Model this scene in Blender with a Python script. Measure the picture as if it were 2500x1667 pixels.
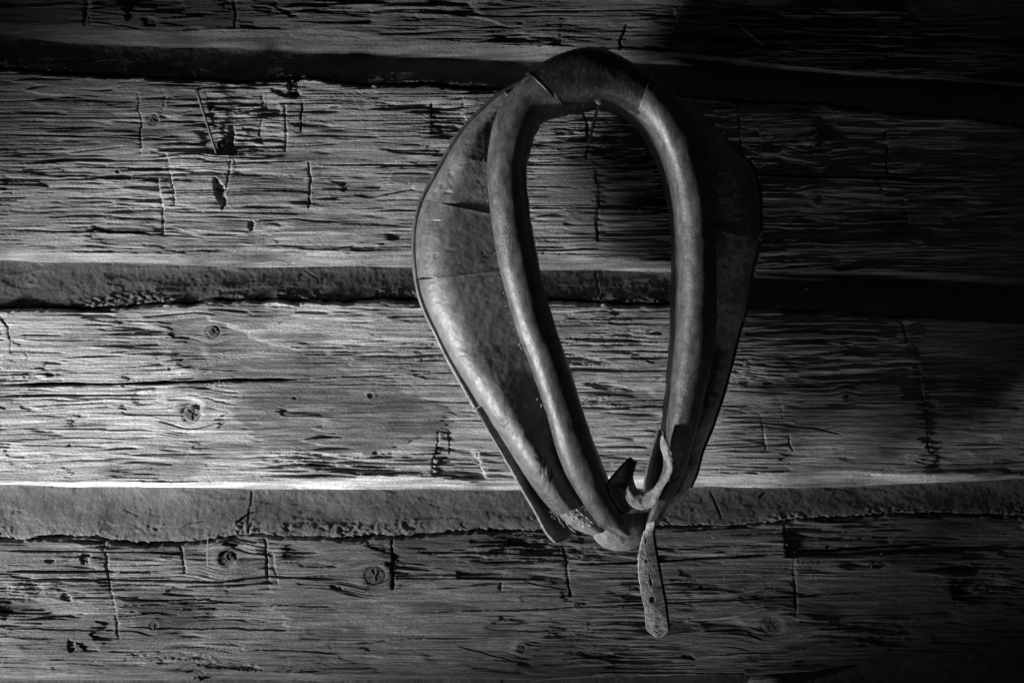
import bpy, math, random
import numpy as np
from mathutils import Vector

for o in list(bpy.data.objects):
    bpy.data.objects.remove(o)
C = bpy.context.scene.collection
scene = bpy.context.scene
rng = np.random.default_rng(7)
random.seed(7)

# ------------------------------------------------------------------ measure
S = 0.5333e-3            # metres per photo pixel on the hewn wall face
D = 1.75                 # camera distance from the wall face
ZC = 1.50                # height of the picture centre above the floor

def pt(px, py, h=0.0):
    """A point seen at photo pixel (px,py) standing h metres out from the wall face."""
    k = (D - h) / D * S
    return Vector(((px - 1250) * k, -h, ZC + (833.5 - py) * k))

# ------------------------------------------------------------------ camera, light, exposure
cam = bpy.data.cameras.new('Camera')
cam.sensor_width = 36.0
cam.lens = 36.0 * D / (2500 * S)
cam.clip_end = 50
co = bpy.data.objects.new('Camera', cam)
C.objects.link(co)
co.location = (0, -D, ZC)
co.rotation_euler = (math.radians(90), 0, 0)
scene.camera = co

w = bpy.data.worlds.new('World')
scene.world = w
w.use_nodes = True
w.node_tree.nodes['Background'].inputs[0].default_value = (1, 1, 1, 1)
w.node_tree.nodes['Background'].inputs[1].default_value = 0.014

def lamp(name, loc, target, energy, radius, angle, blend):
    l = bpy.data.lights.new(name, 'SPOT')
    l.energy = energy
    l.shadow_soft_size = radius
    l.spot_size = math.radians(angle)
    l.spot_blend = blend
    o = bpy.data.objects.new(name, l)
    C.objects.link(o)
    o.location = loc
    o.rotation_euler = (Vector(target) - Vector(loc)).to_track_quat('-Z', 'Y').to_euler()
    return o

lamp('low_window_light', (-1.90, -0.62, ZC - 0.82), tuple(pt(640, 930)), 430.0, 0.13, 34.0, 1.0)
lamp('low_fill_light', (0.12, -0.20, ZC - 0.98), tuple(pt(1700, 980)), 9.5, 0.08, 40, 1.0)  # added fill lamp, lifts the lower right wall out of the collar's shadow

vs = scene.view_settings
vs.view_transform = 'Standard'
vs.look = 'None'
vs.exposure = 0.0
vs.gamma = 1.0
vs.use_curve_mapping = False

# ------------------------------------------------------------------ noise
def _hash(ix, iy, seed):
    h = (ix.astype(np.int64) * 374761393 + iy.astype(np.int64) * 668265263 + seed * 1442695041) & 0xFFFFFFFF
    h = ((h ^ (h >> 13)) * 1274126177) & 0xFFFFFFFF
    h = ((h ^ (h >> 16)) * 2246822519) & 0xFFFFFFFF
    return ((h ^ (h >> 15)) & 0xFFFFFF).astype(np.float64) / 8388607.5 - 1.0

def noise(x, y, seed=0):
    x = np.asarray(x, float); y = np.asarray(y, float)
    fx = np.floor(x); fy = np.floor(y)
    u = x - fx; v = y - fy
    u = u * u * u * (u * (u * 6 - 15) + 10); v = v * v * v * (v * (v * 6 - 15) + 10)
    a = _hash(fx, fy, seed); b = _hash(fx + 1, fy, seed)
    c = _hash(fx, fy + 1, seed); d = _hash(fx + 1, fy + 1, seed)
    return (a + (b - a) * u) * (1 - v) + (c + (d - c) * u) * v

def fbm(x, y, seed=0, octv=3, gain=0.5):
    t = 0; a = 1; n = 0
    for i in range(octv):
        t = t + a * noise(x * 2 ** i + 17.3 * i, y * 2 ** i + 5.1 * i, seed + i); n += a; a *= gain
    return t / n

def sst(a, b, x):
    t = np.clip((x - a) / (b - a), 0, 1)
    return t * t * (3 - 2 * t)

def curve(pts):
    xs = [p[0] for p in pts]; ys = [p[1] for p in pts]
    xs = [-5000] + xs + [7000]; ys = [ys[0]] + ys + [ys[-1]]
    return lambda x: np.interp(x, xs, ys)

def seg_dist(X, Y, P):
    best = np.full(X.shape, 1e9)
    for (x0, y0), (x1, y1) in zip(P[:-1], P[1:]):
        dx, dy = x1 - x0, y1 - y0
        t = np.clip(((X - x0) * dx + (Y - y0) * dy) / (dx * dx + dy * dy + 1e-9), 0, 1)
        best = np.minimum(best, np.hypot(X - x0 - t * dx, Y - y0 - t * dy))
    return best

def inside(X, Y, P):
    r = np.zeros(X.shape, bool)
    n = len(P)
    for i in range(n):
        x0, y0 = P[i]; x1, y1 = P[(i + 1) % n]
        if y0 == y1: continue
        c = ((y0 > Y) != (y1 > Y)) & (X < (x1 - x0) * (Y - y0) / (y1 - y0) + x0)
        r ^= c
    return r

# ------------------------------------------------------------------ materials (all black and white, as photographed)
def mat(name, base, rough=0.8, spec=0.3, nscale=(40, 40, 40), namt=0.25, bump=0.3, bscale=(300, 300, 300),
        bdist=0.0006, attr=False, detail=6, rvar=0.12, bscale2=None, bump2=0.0):
    m = bpy.data.materials.new(name); m.use_nodes = True
    N = m.node_tree.nodes; L = m.node_tree.links
    p = N['Principled BSDF']
    p.inputs['Specular IOR Level'].default_value = spec
    tc = N.new('ShaderNodeTexCoord')
    def nz(sc, det=detail, r=0.6):
        mp = N.new('ShaderNodeMapping'); mp.inputs['Scale'].default_value = sc
        L.new(tc.outputs['Object'], mp.inputs[0])
        n = N.new('ShaderNodeTexNoise'); n.inputs['Scale'].default_value = 1.0
        n.inputs['Detail'].default_value = det; n.inputs['Roughness'].default_value = r
        L.new(mp.outputs[0], n.inputs[0])
        return n.outputs['Fac']
    def mth(op, a, b):
        n = N.new('ShaderNodeMath'); n.operation = op
        for i, v in enumerate((a, b)):
            if isinstance(v, (int, float)): n.inputs[i].default_value = v
            else: L.new(v, n.inputs[i])
        return n.outputs[0]
    f = nz(nscale)
    mr = N.new('ShaderNodeMapRange')
    mr.inputs['From Min'].default_value = 0.3; mr.inputs['From Max'].default_value = 0.7
    mr.inputs['To Min'].default_value = 1 - namt; mr.inputs['To Max'].default_value = 1 + namt
    L.new(f, mr.inputs['Value'])
    if attr:
        a = N.new('ShaderNodeAttribute'); a.attribute_name = 'tone'
        v = mth('MULTIPLY', a.outputs['Fac'], base)
    else:
        v = base
    v = mth('MULTIPLY', mr.outputs[0], v)
    if 'leather' in name:
        sp = N.new('ShaderNodeMapRange'); sp.inputs['From Min'].default_value = 0.66; sp.inputs['From Max'].default_value = 0.74
        L.new(nz((520, 520, 420), 3, 0.7), sp.inputs['Value'])
        v = mth('ADD', v, mth('MULTIPLY', sp.outputs[0], 0.16))
        sc = N.new('ShaderNodeMapRange'); sc.inputs['From Min'].default_value = 0.63; sc.inputs['From Max'].default_value = 0.70
        L.new(nz((900, 300, 70), 2, 0.5), sc.inputs['Value'])
        v = mth('ADD', v, mth('MULTIPLY', sc.outputs[0], 0.07))
        vm = N.new('ShaderNodeMapping'); vm.inputs['Scale'].default_value = (360, 360, 230)
        wn = N.new('ShaderNodeTexNoise'); wn.inputs['Scale'].default_value = 60; wn.inputs['Detail'].default_value = 3
        L.new(tc.outputs['Object'], wn.inputs[0])
        wa = N.new('ShaderNodeVectorMath'); wa.operation = 'MULTIPLY_ADD'
        L.new(wn.outputs['Color'], wa.inputs[0]); wa.inputs[1].default_value = (0.006, 0.006, 0.006); L.new(tc.outputs['Object'], wa.inputs[2])
        L.new(wa.outputs[0], vm.inputs[0])
        vo = N.new('ShaderNodeTexVoronoi'); vo.feature = 'DISTANCE_TO_EDGE'; vo.inputs['Scale'].default_value = 1.0
        L.new(vm.outputs[0], vo.inputs['Vector'])
        ck = N.new('ShaderNodeMapRange'); ck.inputs['From Min'].default_value = 0.0; ck.inputs['From Max'].default_value = 0.16
        ck.inputs['To Min'].default_value = 1.0; ck.inputs['To Max'].default_value = 0.0
        L.new(vo.outputs['Distance'], ck.inputs['Value'])
        mk = N.new('ShaderNodeMapRange'); mk.inputs['From Min'].default_value = 0.54; mk.inputs['From Max'].default_value = 0.72
        L.new(nz((26, 26, 18), 4, 0.6), mk.inputs['Value'])
        crk = mth('MULTIPLY', ck.outputs[0], mk.outputs[0])
        v = mth('MULTIPLY', v, mth('SUBTRACT', 1.0, mth('MULTIPLY', crk, 0.5)))
    cb = N.new('ShaderNodeCombineColor')
    for i in range(3): L.new(v, cb.inputs[i])
    L.new(cb.outputs[0], p.inputs['Base Color'])
    rr = N.new('ShaderNodeMapRange')
    rr.inputs['From Min'].default_value = 0.3; rr.inputs['From Max'].default_value = 0.7
    rr.inputs['To Min'].default_value = rough - rvar; rr.inputs['To Max'].default_value = min(1, rough + rvar)
    L.new(nz(tuple(s * 1.7 for s in nscale), 4), rr.inputs['Value'])
    L.new(rr.outputs[0], p.inputs['Roughness'])
    b = N.new('ShaderNodeBump'); b.inputs['Strength'].default_value = bump; b.inputs['Distance'].default_value = bdist
    L.new(nz(bscale), b.inputs['Height'])
    last = b
    if 'leather' in name:
        b3 = N.new('ShaderNodeBump'); b3.inputs['Strength'].default_value = 0.5; b3.inputs['Distance'].default_value = 0.0006; b3.invert = True
        L.new(crk, b3.inputs['Height']); L.new(b.outputs[0], b3.inputs['Normal'])
        last = b = b3
    if bscale2:
        b2 = N.new('ShaderNodeBump'); b2.inputs['Strength'].default_value = bump2; b2.inputs['Distance'].default_value = bdist
        L.new(nz(bscale2, 3, 0.5), b2.inputs['Height']); L.new(b.outputs[0], b2.inputs['Normal'])
        last = b2
    L.new(last.outputs[0], p.inputs['Normal'])
    return m

M = {}
M['wood'] = mat('weathered_wood', 0.30, 0.78, 0.30, (14, 14, 420), 0.42, 1.0, (70, 70, 1100), 0.0022, True, bscale2=(260, 260, 700), bump2=0.6)
M['knot'] = mat('knot_wood', 0.06, 0.8, 0.3, (300, 300, 300), 0.4, 0.7, (700, 700, 700), 0.001)
M['mortar'] = mat('clay_mortar', 0.135, 0.95, 0.15, (22, 22, 40), 0.3, 1.0, (900, 900, 900), 0.0014, True, bscale2=(330, 330, 330), bump2=0.6)
M['leather'] = mat('old_leather', 0.092, 0.47, 0.5, (110, 110, 80), 0.42, 0.32, (260, 260, 260), 0.0009, True, bscale2=(1300, 1300, 1300), bump2=0.18, rvar=0.10)
M['roll'] = mat('roll_leather', 0.074, 0.43, 0.5, (110, 110, 60), 0.6, 0.45, (280, 280, 280), 0.0009, True, bscale2=(1300, 1300, 1300), bump2=0.18, rvar=0.10)
M['dark_leather'] = mat('cracked_dark_leather', 0.024, 0.5, 0.4, (70, 70, 70), 0.8, 1.0, (170, 170, 170), 0.003, True)
M['suede'] = mat('rough_suede', 0.22, 0.9, 0.2, (200, 200, 200), 0.4, 0.8, (620, 620, 620), 0.0016, True)
M['horn'] = mat('hardened_leather', 0.07, 0.6, 0.35, (90, 90, 90), 0.5, 0.7, (300, 300, 300), 0.0015, True)
M['iron'] = mat('rusty_iron', 0.10, 0.6, 0.5, (300, 300, 300), 0.5, 0.6, (900, 900, 900), 0.0006)
M['thread'] = mat('waxed_thread', 0.42, 0.8, 0.2, (900, 900, 900), 0.3, 0.5, (2500, 2500, 2500), 0.0003)
M['straw'] = mat('dry_straw', 0.33, 0.7, 0.3, (500, 500, 100), 0.3, 0.4, (1500, 1500, 400), 0.0003)

# ------------------------------------------------------------------ mesh helpers
def link(name, me, m, parent=None, smooth=True):
    o = bpy.data.objects.new(name, me)
    C.objects.link(o)
    if m: me.materials.append(m)
    if smooth:
        me.polygons.foreach_set('use_smooth', np.ones(len(me.polygons), bool))
    if parent: o.parent = parent
    return o

def set_tone(me, tone):
    a = me.attributes.new('tone', 'FLOAT', 'POINT')
    a.data.foreach_set('value', np.ascontiguousarray(np.broadcast_to(tone, len(me.vertices)), dtype=np.float32))

def np_mesh(name, V, Q, extra=()):
    me = bpy.data.meshes.new(name)
    V = np.ascontiguousarray(V, dtype=np.float32); Q = np.asarray(Q, dtype=np.int32)
    nq = len(Q); ex = [list(map(int, e)) for e in extra]
    nl = nq * 4 + sum(len(e) for e in ex)
    me.vertices.add(len(V)); me.vertices.foreach_set('co', V.ravel())
    me.loops.add(nl); me.polygons.add(nq + len(ex))
    li = np.concatenate([Q.ravel()] + [np.array(e, np.int32) for e in ex]) if ex else Q.ravel()
    me.loops.foreach_set('vertex_index', li.astype(np.int32))
    st = np.concatenate([np.arange(nq) * 4, nq * 4 + np.cumsum([0] + [len(e) for e in ex[:-1]])]) if ex else np.arange(nq) * 4
    me.polygons.foreach_set('loop_start', st.astype(np.int32))
    me.update(calc_edges=True)
    me.validate()
    return me

def grid_quads(R, K, wrap_r=False, wrap_k=False, flip=False):
    r = np.arange(R if wrap_r else R - 1); k = np.arange(K if wrap_k else K - 1)
    rr, kk = np.meshgrid(r, k, indexing='ij')
    r1 = (rr + 1) % R; k1 = (kk + 1) % K
    q = np.stack([rr * K + kk, r1 * K + kk, r1 * K + k1, rr * K + k1], -1).reshape(-1, 4)
    return q[:, ::-1] if flip else q

def empty(name, loc):
    o = bpy.data.objects.new(name, None); o.empty_display_size = 0.05
    C.objects.link(o); o.location = loc
    return o

def tag(o, label, cat, group=None):
    o['label'] = label; o['category'] = cat
    if group: o['group'] = group
    return o

def reparent(o, p):
    o.parent = p
    o.matrix_parent_inverse = p.matrix_world.inverted() if p.type != 'EMPTY' else \
        __import__('mathutils').Matrix.Translation(-p.location)

# ------------------------------------------------------------------ the log wall
A_ub = curve([(0,54),(214,64),(300,72),(357,80),(410,78),(464,71),(607,71),(821,75),(957,96),(1276,107),(1509,117),(1640,126),(1786,141),(1896,154),(2079,177),(2262,188),(2500,205)])
A_bot = curve([(0,75),(143,96),(286,102),(393,107),(500,104),(679,114),(768,122),(900,127),(1091,134),(1346,143),(1520,143),(1640,149),(1750,165),(1896,176),(2079,188),(2262,200),(2500,218)])
B_top = curve([(0,161),(107,171),(250,177),(429,186),(607,193),(714,182),(821,193),(900,199),(1027,197),(1228,215),(1640,227),(1786,238),(1896,245),(2006,247),(2115,263),(2335,281),(2500,300)])
B_ub = curve([(0,612),(71,613),(321,620),(500,620),(600,600),(680,606),(840,615),(957,614),(1330,622),(1640,640),(1845,655),(2115,664),(2371,672),(2500,680)])
B_bot = curve([(0,634),(89,640),(250,640),(446,647),(607,651),(839,647),(1008,651),(1325,657),(1440,657),(1640,664),(1845,677),(1969,684),(2115,686),(2371,697),(2500,705)])
C_top = curve([(0,751),(143,749),(321,745),(375,736),(464,735),(518,727),(679,726),(732,731),(839,731),(980,726),(1344,730),(1640,740),(1823,750),(1969,756),(2079,759),(2188,768),(2335,776),(2500,783)])
C_ub = curve([(0,1178),(108,1174),(289,1179),(470,1181),(615,1175),(832,1167),(945,1163),(1053,1165),(1162,1178),(1234,1174),(1400,1162),(1687,1158),(1859,1155),(2006,1149),(2188,1155),(2371,1160),(2500,1162)])
C_bot = curve([(0,1189),(145,1194),(361,1199),(615,1203),(832,1205),(1089,1203),(1234,1205),(1687,1199),(1859,1200),(2079,1197),(2152,1194),(2225,1188),(2500,1174)])
D_top = curve([(0,1314),(36,1317),(90,1308),(235,1304),(271,1317),(361,1324),(506,1315),(615,1302),(832,1310),(926,1306),(1053,1301),(1162,1290),(1306,1292),(1640,1279),(1786,1279),(1932,1268),(2079,1254),(2262,1250),(2500,1258)])
D_ub = curve([(0,1638),(300,1642),(700,1640),(1017,1650),(1342,1655),(1640,1644),(1859,1643),(2006,1632),(2152,1610),(2371,1588),(2500,1574)])
D_bot = curve([(0,1672),(700,1672),(1017,1668),(1342,1664),(1640,1651),(1859,1649),(2006,1640),(2152,1618),(2371,1596),(2500,1582)])
E_top = curve([(0,1790),(1250,1780),(2500,1740)])
F_n = curve([(0,-300),(2500,-250)])

def columns(step):
    a = np.arange(-440, -30, 34.0); b = np.arange(-30, 2530, step); c = np.arange(2530, 2941, 34.0)
    return np.concatenate([a, b, c])

wall = empty('log_wall', (0, 0.10, ZC - 0.6))
tag(wall, 'weathered hewn log wall with clay chinking behind the horse collar', 'wall')

class Field:
    """Height field of one log: X,Y photo pixels, h millimetres proud of the wall plane."""
    def __init__(f, X, Y): f.X, f.Y = X, Y; f.h = np.zeros_like(X); f.tone = np.ones_like(X); f.rough = np.ones_like(X)
    def win(f, x0, x1, y0, y1):
        cols = f.X[0]; c0, c1 = np.searchsorted(cols, [x0, x1]); 
        if c1 - c0 < 1: return None
        m = f.Y[:, c0:c1]
        rows = np.where((m.max(1) >= y0) & (m.min(1) <= y1))[0]
        if len(rows) == 0: return None
        return (slice(rows[0], rows[-1] + 1), slice(c0, c1))

def crack(f, P, wd, depth, wob=2.0, seed=1):
    xs = [p[0] for p in P]; ys = [p[1] for p in P]
    s = f.win(min(xs) - 8, max(xs) + 8, min(ys) - 20, max(ys) + 20)
    if s is None: return
    X, Y = f.X[s], f.Y[s]
    Yw = Y + 0.8 * wob * noise(X / 70, X * 0 + ys[0], seed) + 0.3 * wob * noise(X / 16, X * 0 + ys[0], seed + 5)
    d = seg_dist(X, Yw, P)
    u = np.clip((X - min(xs)) / (max(xs) - min(xs) + 1e-6), 0, 1)
    taper = np.clip(np.minimum(u, 1 - u) * 9, 0.25, 1)
    ww = np.maximum(1.3, 0.78 * wd) * taper * np.clip(1.0 + 0.5 * fbm(X / 45, X * 0 + 9, seed + 2, 2), 0.55, 1.6)
    prof = np.clip(1.25 - d / np.maximum(ww, 0.3), 0, 1)
    f.h[s] -= depth * prof * taper
    lip = np.exp(-((d - ww * 1.4) / 3.0) ** 2)
    f.h[s] += 0.18 * lip

def vcut(f, P, wd, depth, stepL=0.0, lenL=60, stepR=0.0, lenR=60, seed=3):
    ys = [p[1] for p in P]; xs = [p[0] for p in P]
    s = f.win(min(xs) - 2.5 * lenL - 12, max(xs) + 2.5 * lenR + 12, min(ys) - 6, max(ys) + 6)
    if s is None: return
    X, Y = f.X[s], f.Y[s]
    o = np.argsort(ys)
    xc = np.interp(Y, np.array(ys)[o], np.array(xs)[o]) + 2.4 * noise(Y / 19, Y * 0 + xs[0], seed) + 0.6 * noise(Y / 6.5, Y * 0 + xs[0], seed + 1)
    e = sst(min(ys) - 4, min(ys) + 5, Y) * (1 - sst(max(ys) - 5, max(ys) + 4, Y))
    dx = X - xc
    wv = 0.6 + 0.5 * noise(Y / 17, Y * 0 + 1, seed + 4)
    rag = 1.5 * np.clip(0.7 + 0.9 * noise(X / 60, Y / 7, seed + 7), 0, 2)
    if stepL: f.h[s] -= e * stepL * rag * np.exp(-np.abs(dx) / lenL) * (dx < 0)
    if stepR: f.h[s] -= e * stepR * rag * np.exp(-np.abs(dx) / lenR) * (dx >= 0)
    f.h[s] -= e * depth * np.clip(0.75 + 0.8 * noise(Y / 34, Y * 0 + xs[0], seed + 6), 0.05, 1.2) * np.clip(1.2 - np.abs(dx) / (0.75 * wd * (0.7 + wv)), 0, 1)

def facet(f, P, drop, gx=0, gy=0, smooth=0.8, edge=6, tone=1.0, seed=5, rag=5):
    xs = [p[0] for p in P]; ys = [p[1] for p in P]
    s = f.win(min(xs) - 20, max(xs) + 20, min(ys) - 20, max(ys) + 20)
    if s is None: return
    X, Y = f.X[s], f.Y[s]
    Xn = X + rag * 2 * noise(X / 30, Y / 9, seed) + rag * 4.5 * noise(X / 160, Y / 4.5, seed + 3); Yn = Y + rag * noise(X / 45, Y / 15, seed + 1)
    sd = seg_dist(Xn, Yn, P + [P[0]]) * np.where(inside(Xn, Yn, P), 1, -1)
    ev = edge * np.clip(1.1 + 1.6 * fbm(X / 60, Y / 40, seed + 2, 2), 0.5, 5)
    m = sst(-0.5, 0.5, sd / ev)
    cx, cy = np.mean(xs), np.mean(ys)
    f.h[s] += m * (-drop + (gx * (X - cx) + gy * (Y - cy)) * 0.5333)
    f.rough[s] *= 1 - smooth * m
    f.tone[s] *= 1 + (tone - 1) * m

def gouge(f, cx, cy, rx, ry, depth, ang=0.0, p=0.6, tone=1.0, seed=2):
    R = max(rx, ry) * 1.3
    s = f.win(cx - R, cx + R, cy - R, cy + R)
    if s is None: return
    X, Y = f.X[s] - cx, f.Y[s] - cy
    c, sn = math.cos(ang), math.sin(ang)
    u = (X * c + Y * sn) / rx; v = (-X * sn + Y * c) / ry
    q = u * u + v * v + 0.5 * noise(X / (0.5 * rx + 5), Y / (0.5 * ry + 3), seed + int(cx)) + 0.25 * noise(X / 5, Y / 3.5, seed)
    k = np.clip((1 - q) * 1.5, 0, 1) ** p * (0.8 + 0.35 * noise(X / 18, Y / 4, seed + 2))
    f.h[s] -= depth * k
    f.tone[s] *= 1 + (tone - 1) * np.clip(k * 2, 0, 1)

def hewn_facets(X, Y, seed, cw=330.0, chh=125.0):
    """Broad axe strokes: neighbouring cells, each with its own tilt, fibre roughness and age."""
    gx = (X + 46 * noise(X / 90, Y / 36, seed + 70) + 75 * noise(X / 260, Y / 5.5, seed + 79) + 55 * noise(X / 200, Y / 14, seed + 80) + 0.55 * Y) / cw
    gy = (Y + 20 * noise(X / 110, Y / 40, seed + 71)) / chh
    cx0, cy0 = np.floor(gx), np.floor(gy)
    acc = np.zeros_like(X); ws = np.zeros_like(X); rr = np.zeros_like(X); tt = np.zeros_like(X)
    for i in (-1, 0, 1):
        for j in (-1, 0, 1):
            cx, cy = cx0 + i, cy0 + j
            px = cx + 0.5 + 0.42 * _hash(cx, cy, seed + 72); py = cy + 0.5 + 0.42 * _hash(cx, cy, seed + 73)
            dx, dy = gx - px, gy - py
            wgt = np.exp(-26.0 * (dx * dx + dy * dy))
            hgt = 0.55 * _hash(cx, cy, seed + 74) + _hash(cx, cy, seed + 75) * 0.018 * dx * cw * 0.53 + _hash(cx, cy, seed + 76) * 0.055 * dy * chh * 0.53
            acc += wgt * hgt; ws += wgt
            rr += wgt * (0.85 + 0.75 * _hash(cx, cy, seed + 77)); tt += wgt * (1 + 0.24 * _hash(cx, cy, seed + 78))
    ws += 1e-12
    return acc / ws, np.clip(rr / ws, 0.08, 1.6), tt / ws

def make_log(name, top, ub, bot, step, tilt, roughness, knots, feats, seed, bow=1.5, off=0.0, under=30.0, tone0=1.0, utone=1.0, ch=300, cx=2.75, yrange=None, base_amp=1.0):
    cols = columns(cx)
    xm = np.linspace(0, 2500, 60)
    R = int(np.mean(bot(xm) - top(xm)) / step)
    v = np.linspace(0, 1, R)
    if yrange is not None:      # coarse rows where the log lies outside the picture
        v = yrange
    X = np.repeat(cols[None, :], len(v), 0)
    T = top(cols); Bt = bot(cols); U = ub(cols)
    Y = T[None, :] + v[:, None] * (Bt - T)[None, :]
    f = Field(X, Y)
    yn = (Y - (T + Bt)[None, :] / 2) / ((Bt - T)[None, :] / 2)
    # grain lines flow around the knots
    Yw = Y + 5 * noise(X / 330, Y / 90, seed + 40) + 2.0 * noise(X / 90, Y / 40, seed + 41)
    for (kx, ky, kr, *_) in knots:
        dx, dy = X - kx, Y - ky
        g = np.exp(-(dx / (kr * 3.6)) ** 2 - (dy / (kr * 2.8)) ** 2)
        Yw = Yw - dy * 0.85 * g
    # hewn surface: broad axe facets, then torn fibres
    f.h += base_amp * (2.6 * fbm(X / 520, Y / 170, seed, 3) + 1.2 * noise(X / 210, Y / 60, seed + 3))
    if len(v) > 40:
        fx, fr, ft = hewn_facets(X, Y, seed)
        f.h += fx; f.rough *= fr; f.tone *= ft
    for (fn, *a) in feats:
        if fn is facet: facet(f, *a[:-1], **a[-1]) if isinstance(a[-1], dict) else facet(f, *a)
    R0 = np.clip(0.46 + 1.35 * fbm(X / 260, Y / 90, seed + 60, 2), 0.07, 1.5) * roughness
    if len(v) > 40:
        rg = f.rough * R0
        def terr(n, k, sharp=0.75):
            t = n * k; fl = np.floor(t); fr = t - fl
            return (fl + sst(sharp, 1.0, fr)) / k
        g = 1.3 * terr(noise(X / 380, Yw / 30, seed + 10), 3.5)
        g += 0.8 * terr(noise(X / 210, Yw / 12, seed + 11), 3.0, 0.85)
        g += 0.35 * noise(X / 190, Yw / 6.0, seed + 12)
        g += 0.65 * terr(noise(X / 75, Yw / 5.5, seed + 13), 2.5, 0.78)
        g += 0.60 * noise(X / 90, Yw / 2.6, seed + 14)
        fib = np.clip(noise(X / 120, Yw / 4.5, seed + 15) - 0.35, 0, 1)
        g -= 2.2 * fib * np.clip(noise(X / 260, Y / 60, seed + 16) + 0.25, 0, 1)
        # splintered patches: fibres broken off in short steps
        brk = sst(0.05, 0.45, fbm(X / 170, Y / 70, seed + 50, 2)) 
        g += brk * (1.3 * terr(noise(X / 42, Yw / 5.0, seed + 51), 2.0, 0.85) + 0.5 * noise(X / 18, Yw / 2.8, seed + 52))
        f.h += rg * g * 1.75
        # hairline checks along the grain
        for (sx, sy, th_, dp, sd) in ((520, 9, 0.80, 2.0, 53), (260, 6.5, 0.76, 1.3, 54), (800, 17, 0.88, 3.0, 55)):
            rdg = 1 - np.abs(noise(X / sx, Yw / sy, seed + sd))
            msk = sst(0.0, 0.35, noise(X / 110, Y / 26, seed + sd + 5)) 
            f.h -= dp * sst(th_, 1.0, rdg) * msk * np.clip(0.35 + f.rough, 0, 1)
        f.h += 0.16 * noise(X / 140, Yw / 2.8, seed + 17) + 0.09 * noise(X / 12, Yw / 3.0, seed + 18)
        # torn strips: an abrupt end, fading out along the grain
        rs = np.random.default_rng(seed)
        lo, hi = float(top(1250)), float(bot(1250))
        for i in range(46):      # bigger torn-out chips with ragged ends
            x0 = rs.uniform(-20, 2520); y0 = rs.uniform(lo + 20, hi - 30)
            ln = rs.uniform(50, 210); hh = rs.uniform(7, 20); dp = rs.uniform(1.2, 3.4); dr = 1 if rs.random() < 0.6 else -1
            s = f.win(x0 - (ln if dr < 0 else 30), x0 + (ln if dr > 0 else 30), y0 - 45, y0 + 45)
            if s is None: continue
            xx, yy = X[s], Yw[s]
            u = (xx - x0) * dr + 22 * noise(xx / 200, yy / 4.0, seed + i) + 10 * noise(xx / 60, yy / 9.0, seed + i + 1)
            ym = y0 + 5.0 * noise(xx / 70, xx * 0 + i, seed)
            m = sst(0, 3.5, u) * np.clip(1 - u / ln, 0, 1) ** 0.6 * (1 - sst(hh * 0.75, hh, np.abs(yy - ym) + 2.2 * noise(xx / 50, yy / 4, seed + i + 2)))
            f.h[s] -= dp * m * (0.7 + 0.5 * noise(xx / 120, yy / 4, seed + i + 3)) * roughness
            f.tone[s] *= 1 + 0.18 * m * (1 if rs.random() < 0.5 else -1)
        for i in range(ch):
            x0 = rs.uniform(-20, 2520); y0 = rs.uniform(lo, hi)
            ln = rs.uniform(18, 150) * (1.6 if rs.random() < 0.15 else 1); hh = rs.uniform(1.6, 7.5); dr = 1 if rs.random() < 0.62 else -1
            dp = rs.uniform(0.3, 1.5) * (-0.4 if rs.random() < 0.10 else 1)
            s = f.win(x0 - (ln if dr < 0 else 4), x0 + (ln if dr > 0 else 4), y0 - 16, y0 + 16)
            if s is None: continue
            xx, yy = X[s], Yw[s]
            u = (xx - x0) * dr
            ym = y0 + 2.0 * noise(xx / 30, xx * 0 + i, seed)
            m = sst(-2.2, 1.0, u + 2 * noise(yy / 2.5, yy * 0 + i, 3)) * np.clip(1 - u / ln, 0, 1) ** 0.7 * (1 - sst(hh * 0.55, hh, np.abs(yy - ym)))
            f.h[s] -= dp * m * np.clip(R0[s] * f.rough[s] * 1.4, 0.25, 1.2)
    for (fn, *a) in feats:
        if fn is facet: continue
        if isinstance(a[-1], dict): fn(f, *a[:-1], **a[-1])
        else: fn(f, *a)
    # knots: a raised collar round a dark plug
    for (kx, ky, kr, *o_) in knots:
        s = f.win(kx - kr * 5, kx + kr * 5, ky - kr * 5, ky + kr * 5)
        if s is None: continue
        d = np.hypot((X[s] - kx), (Y[s] - ky) * 1.05) / kr
        f.h[s] += 0.9 * np.exp(-((d - 1.45) / 0.8) ** 2) - 1.1 * np.exp(-((d - 1.0) / 0.22) ** 2)
        f.h[s] = np.where(d < 1.0, f.h[s] * 0.35 - 1.4 * (1 - d), f.h[s])
        f.tone[s] *= 1 - 0.55 * np.exp(-(d / 1.15) ** 4)
    # the log's own section: hewn face, round peeled underside, top edge turning back
    f.h += off + tilt * (Y - (T + Bt)[None, :] / 2) * 0.5333 - bow * yn ** 2
    dt = Y - T[None, :] + 4 * noise(X / 42, X * 0 + 2, seed + 21) + 2.0 * noise(X / 12, X * 0 + 2, seed + 22)
    f.h -= 22.0 * np.clip(1 - dt / 15.0, 0, 1.4) ** 1.8
    wu = np.maximum((Bt - U)[None, :], 6)
    du = Y - U[None, :] - 2.2 * noise(X / 160, X * 0, seed + 23)
    k = np.clip(du / wu, 0, 1.1)
    um = sst(-1.5, 2.5, du - 4.5 * fbm(X / 60, X * 0 + 1, seed + 24, 3) - 1.5 * noise(X / 14, Y / 4, seed + 37))
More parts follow.
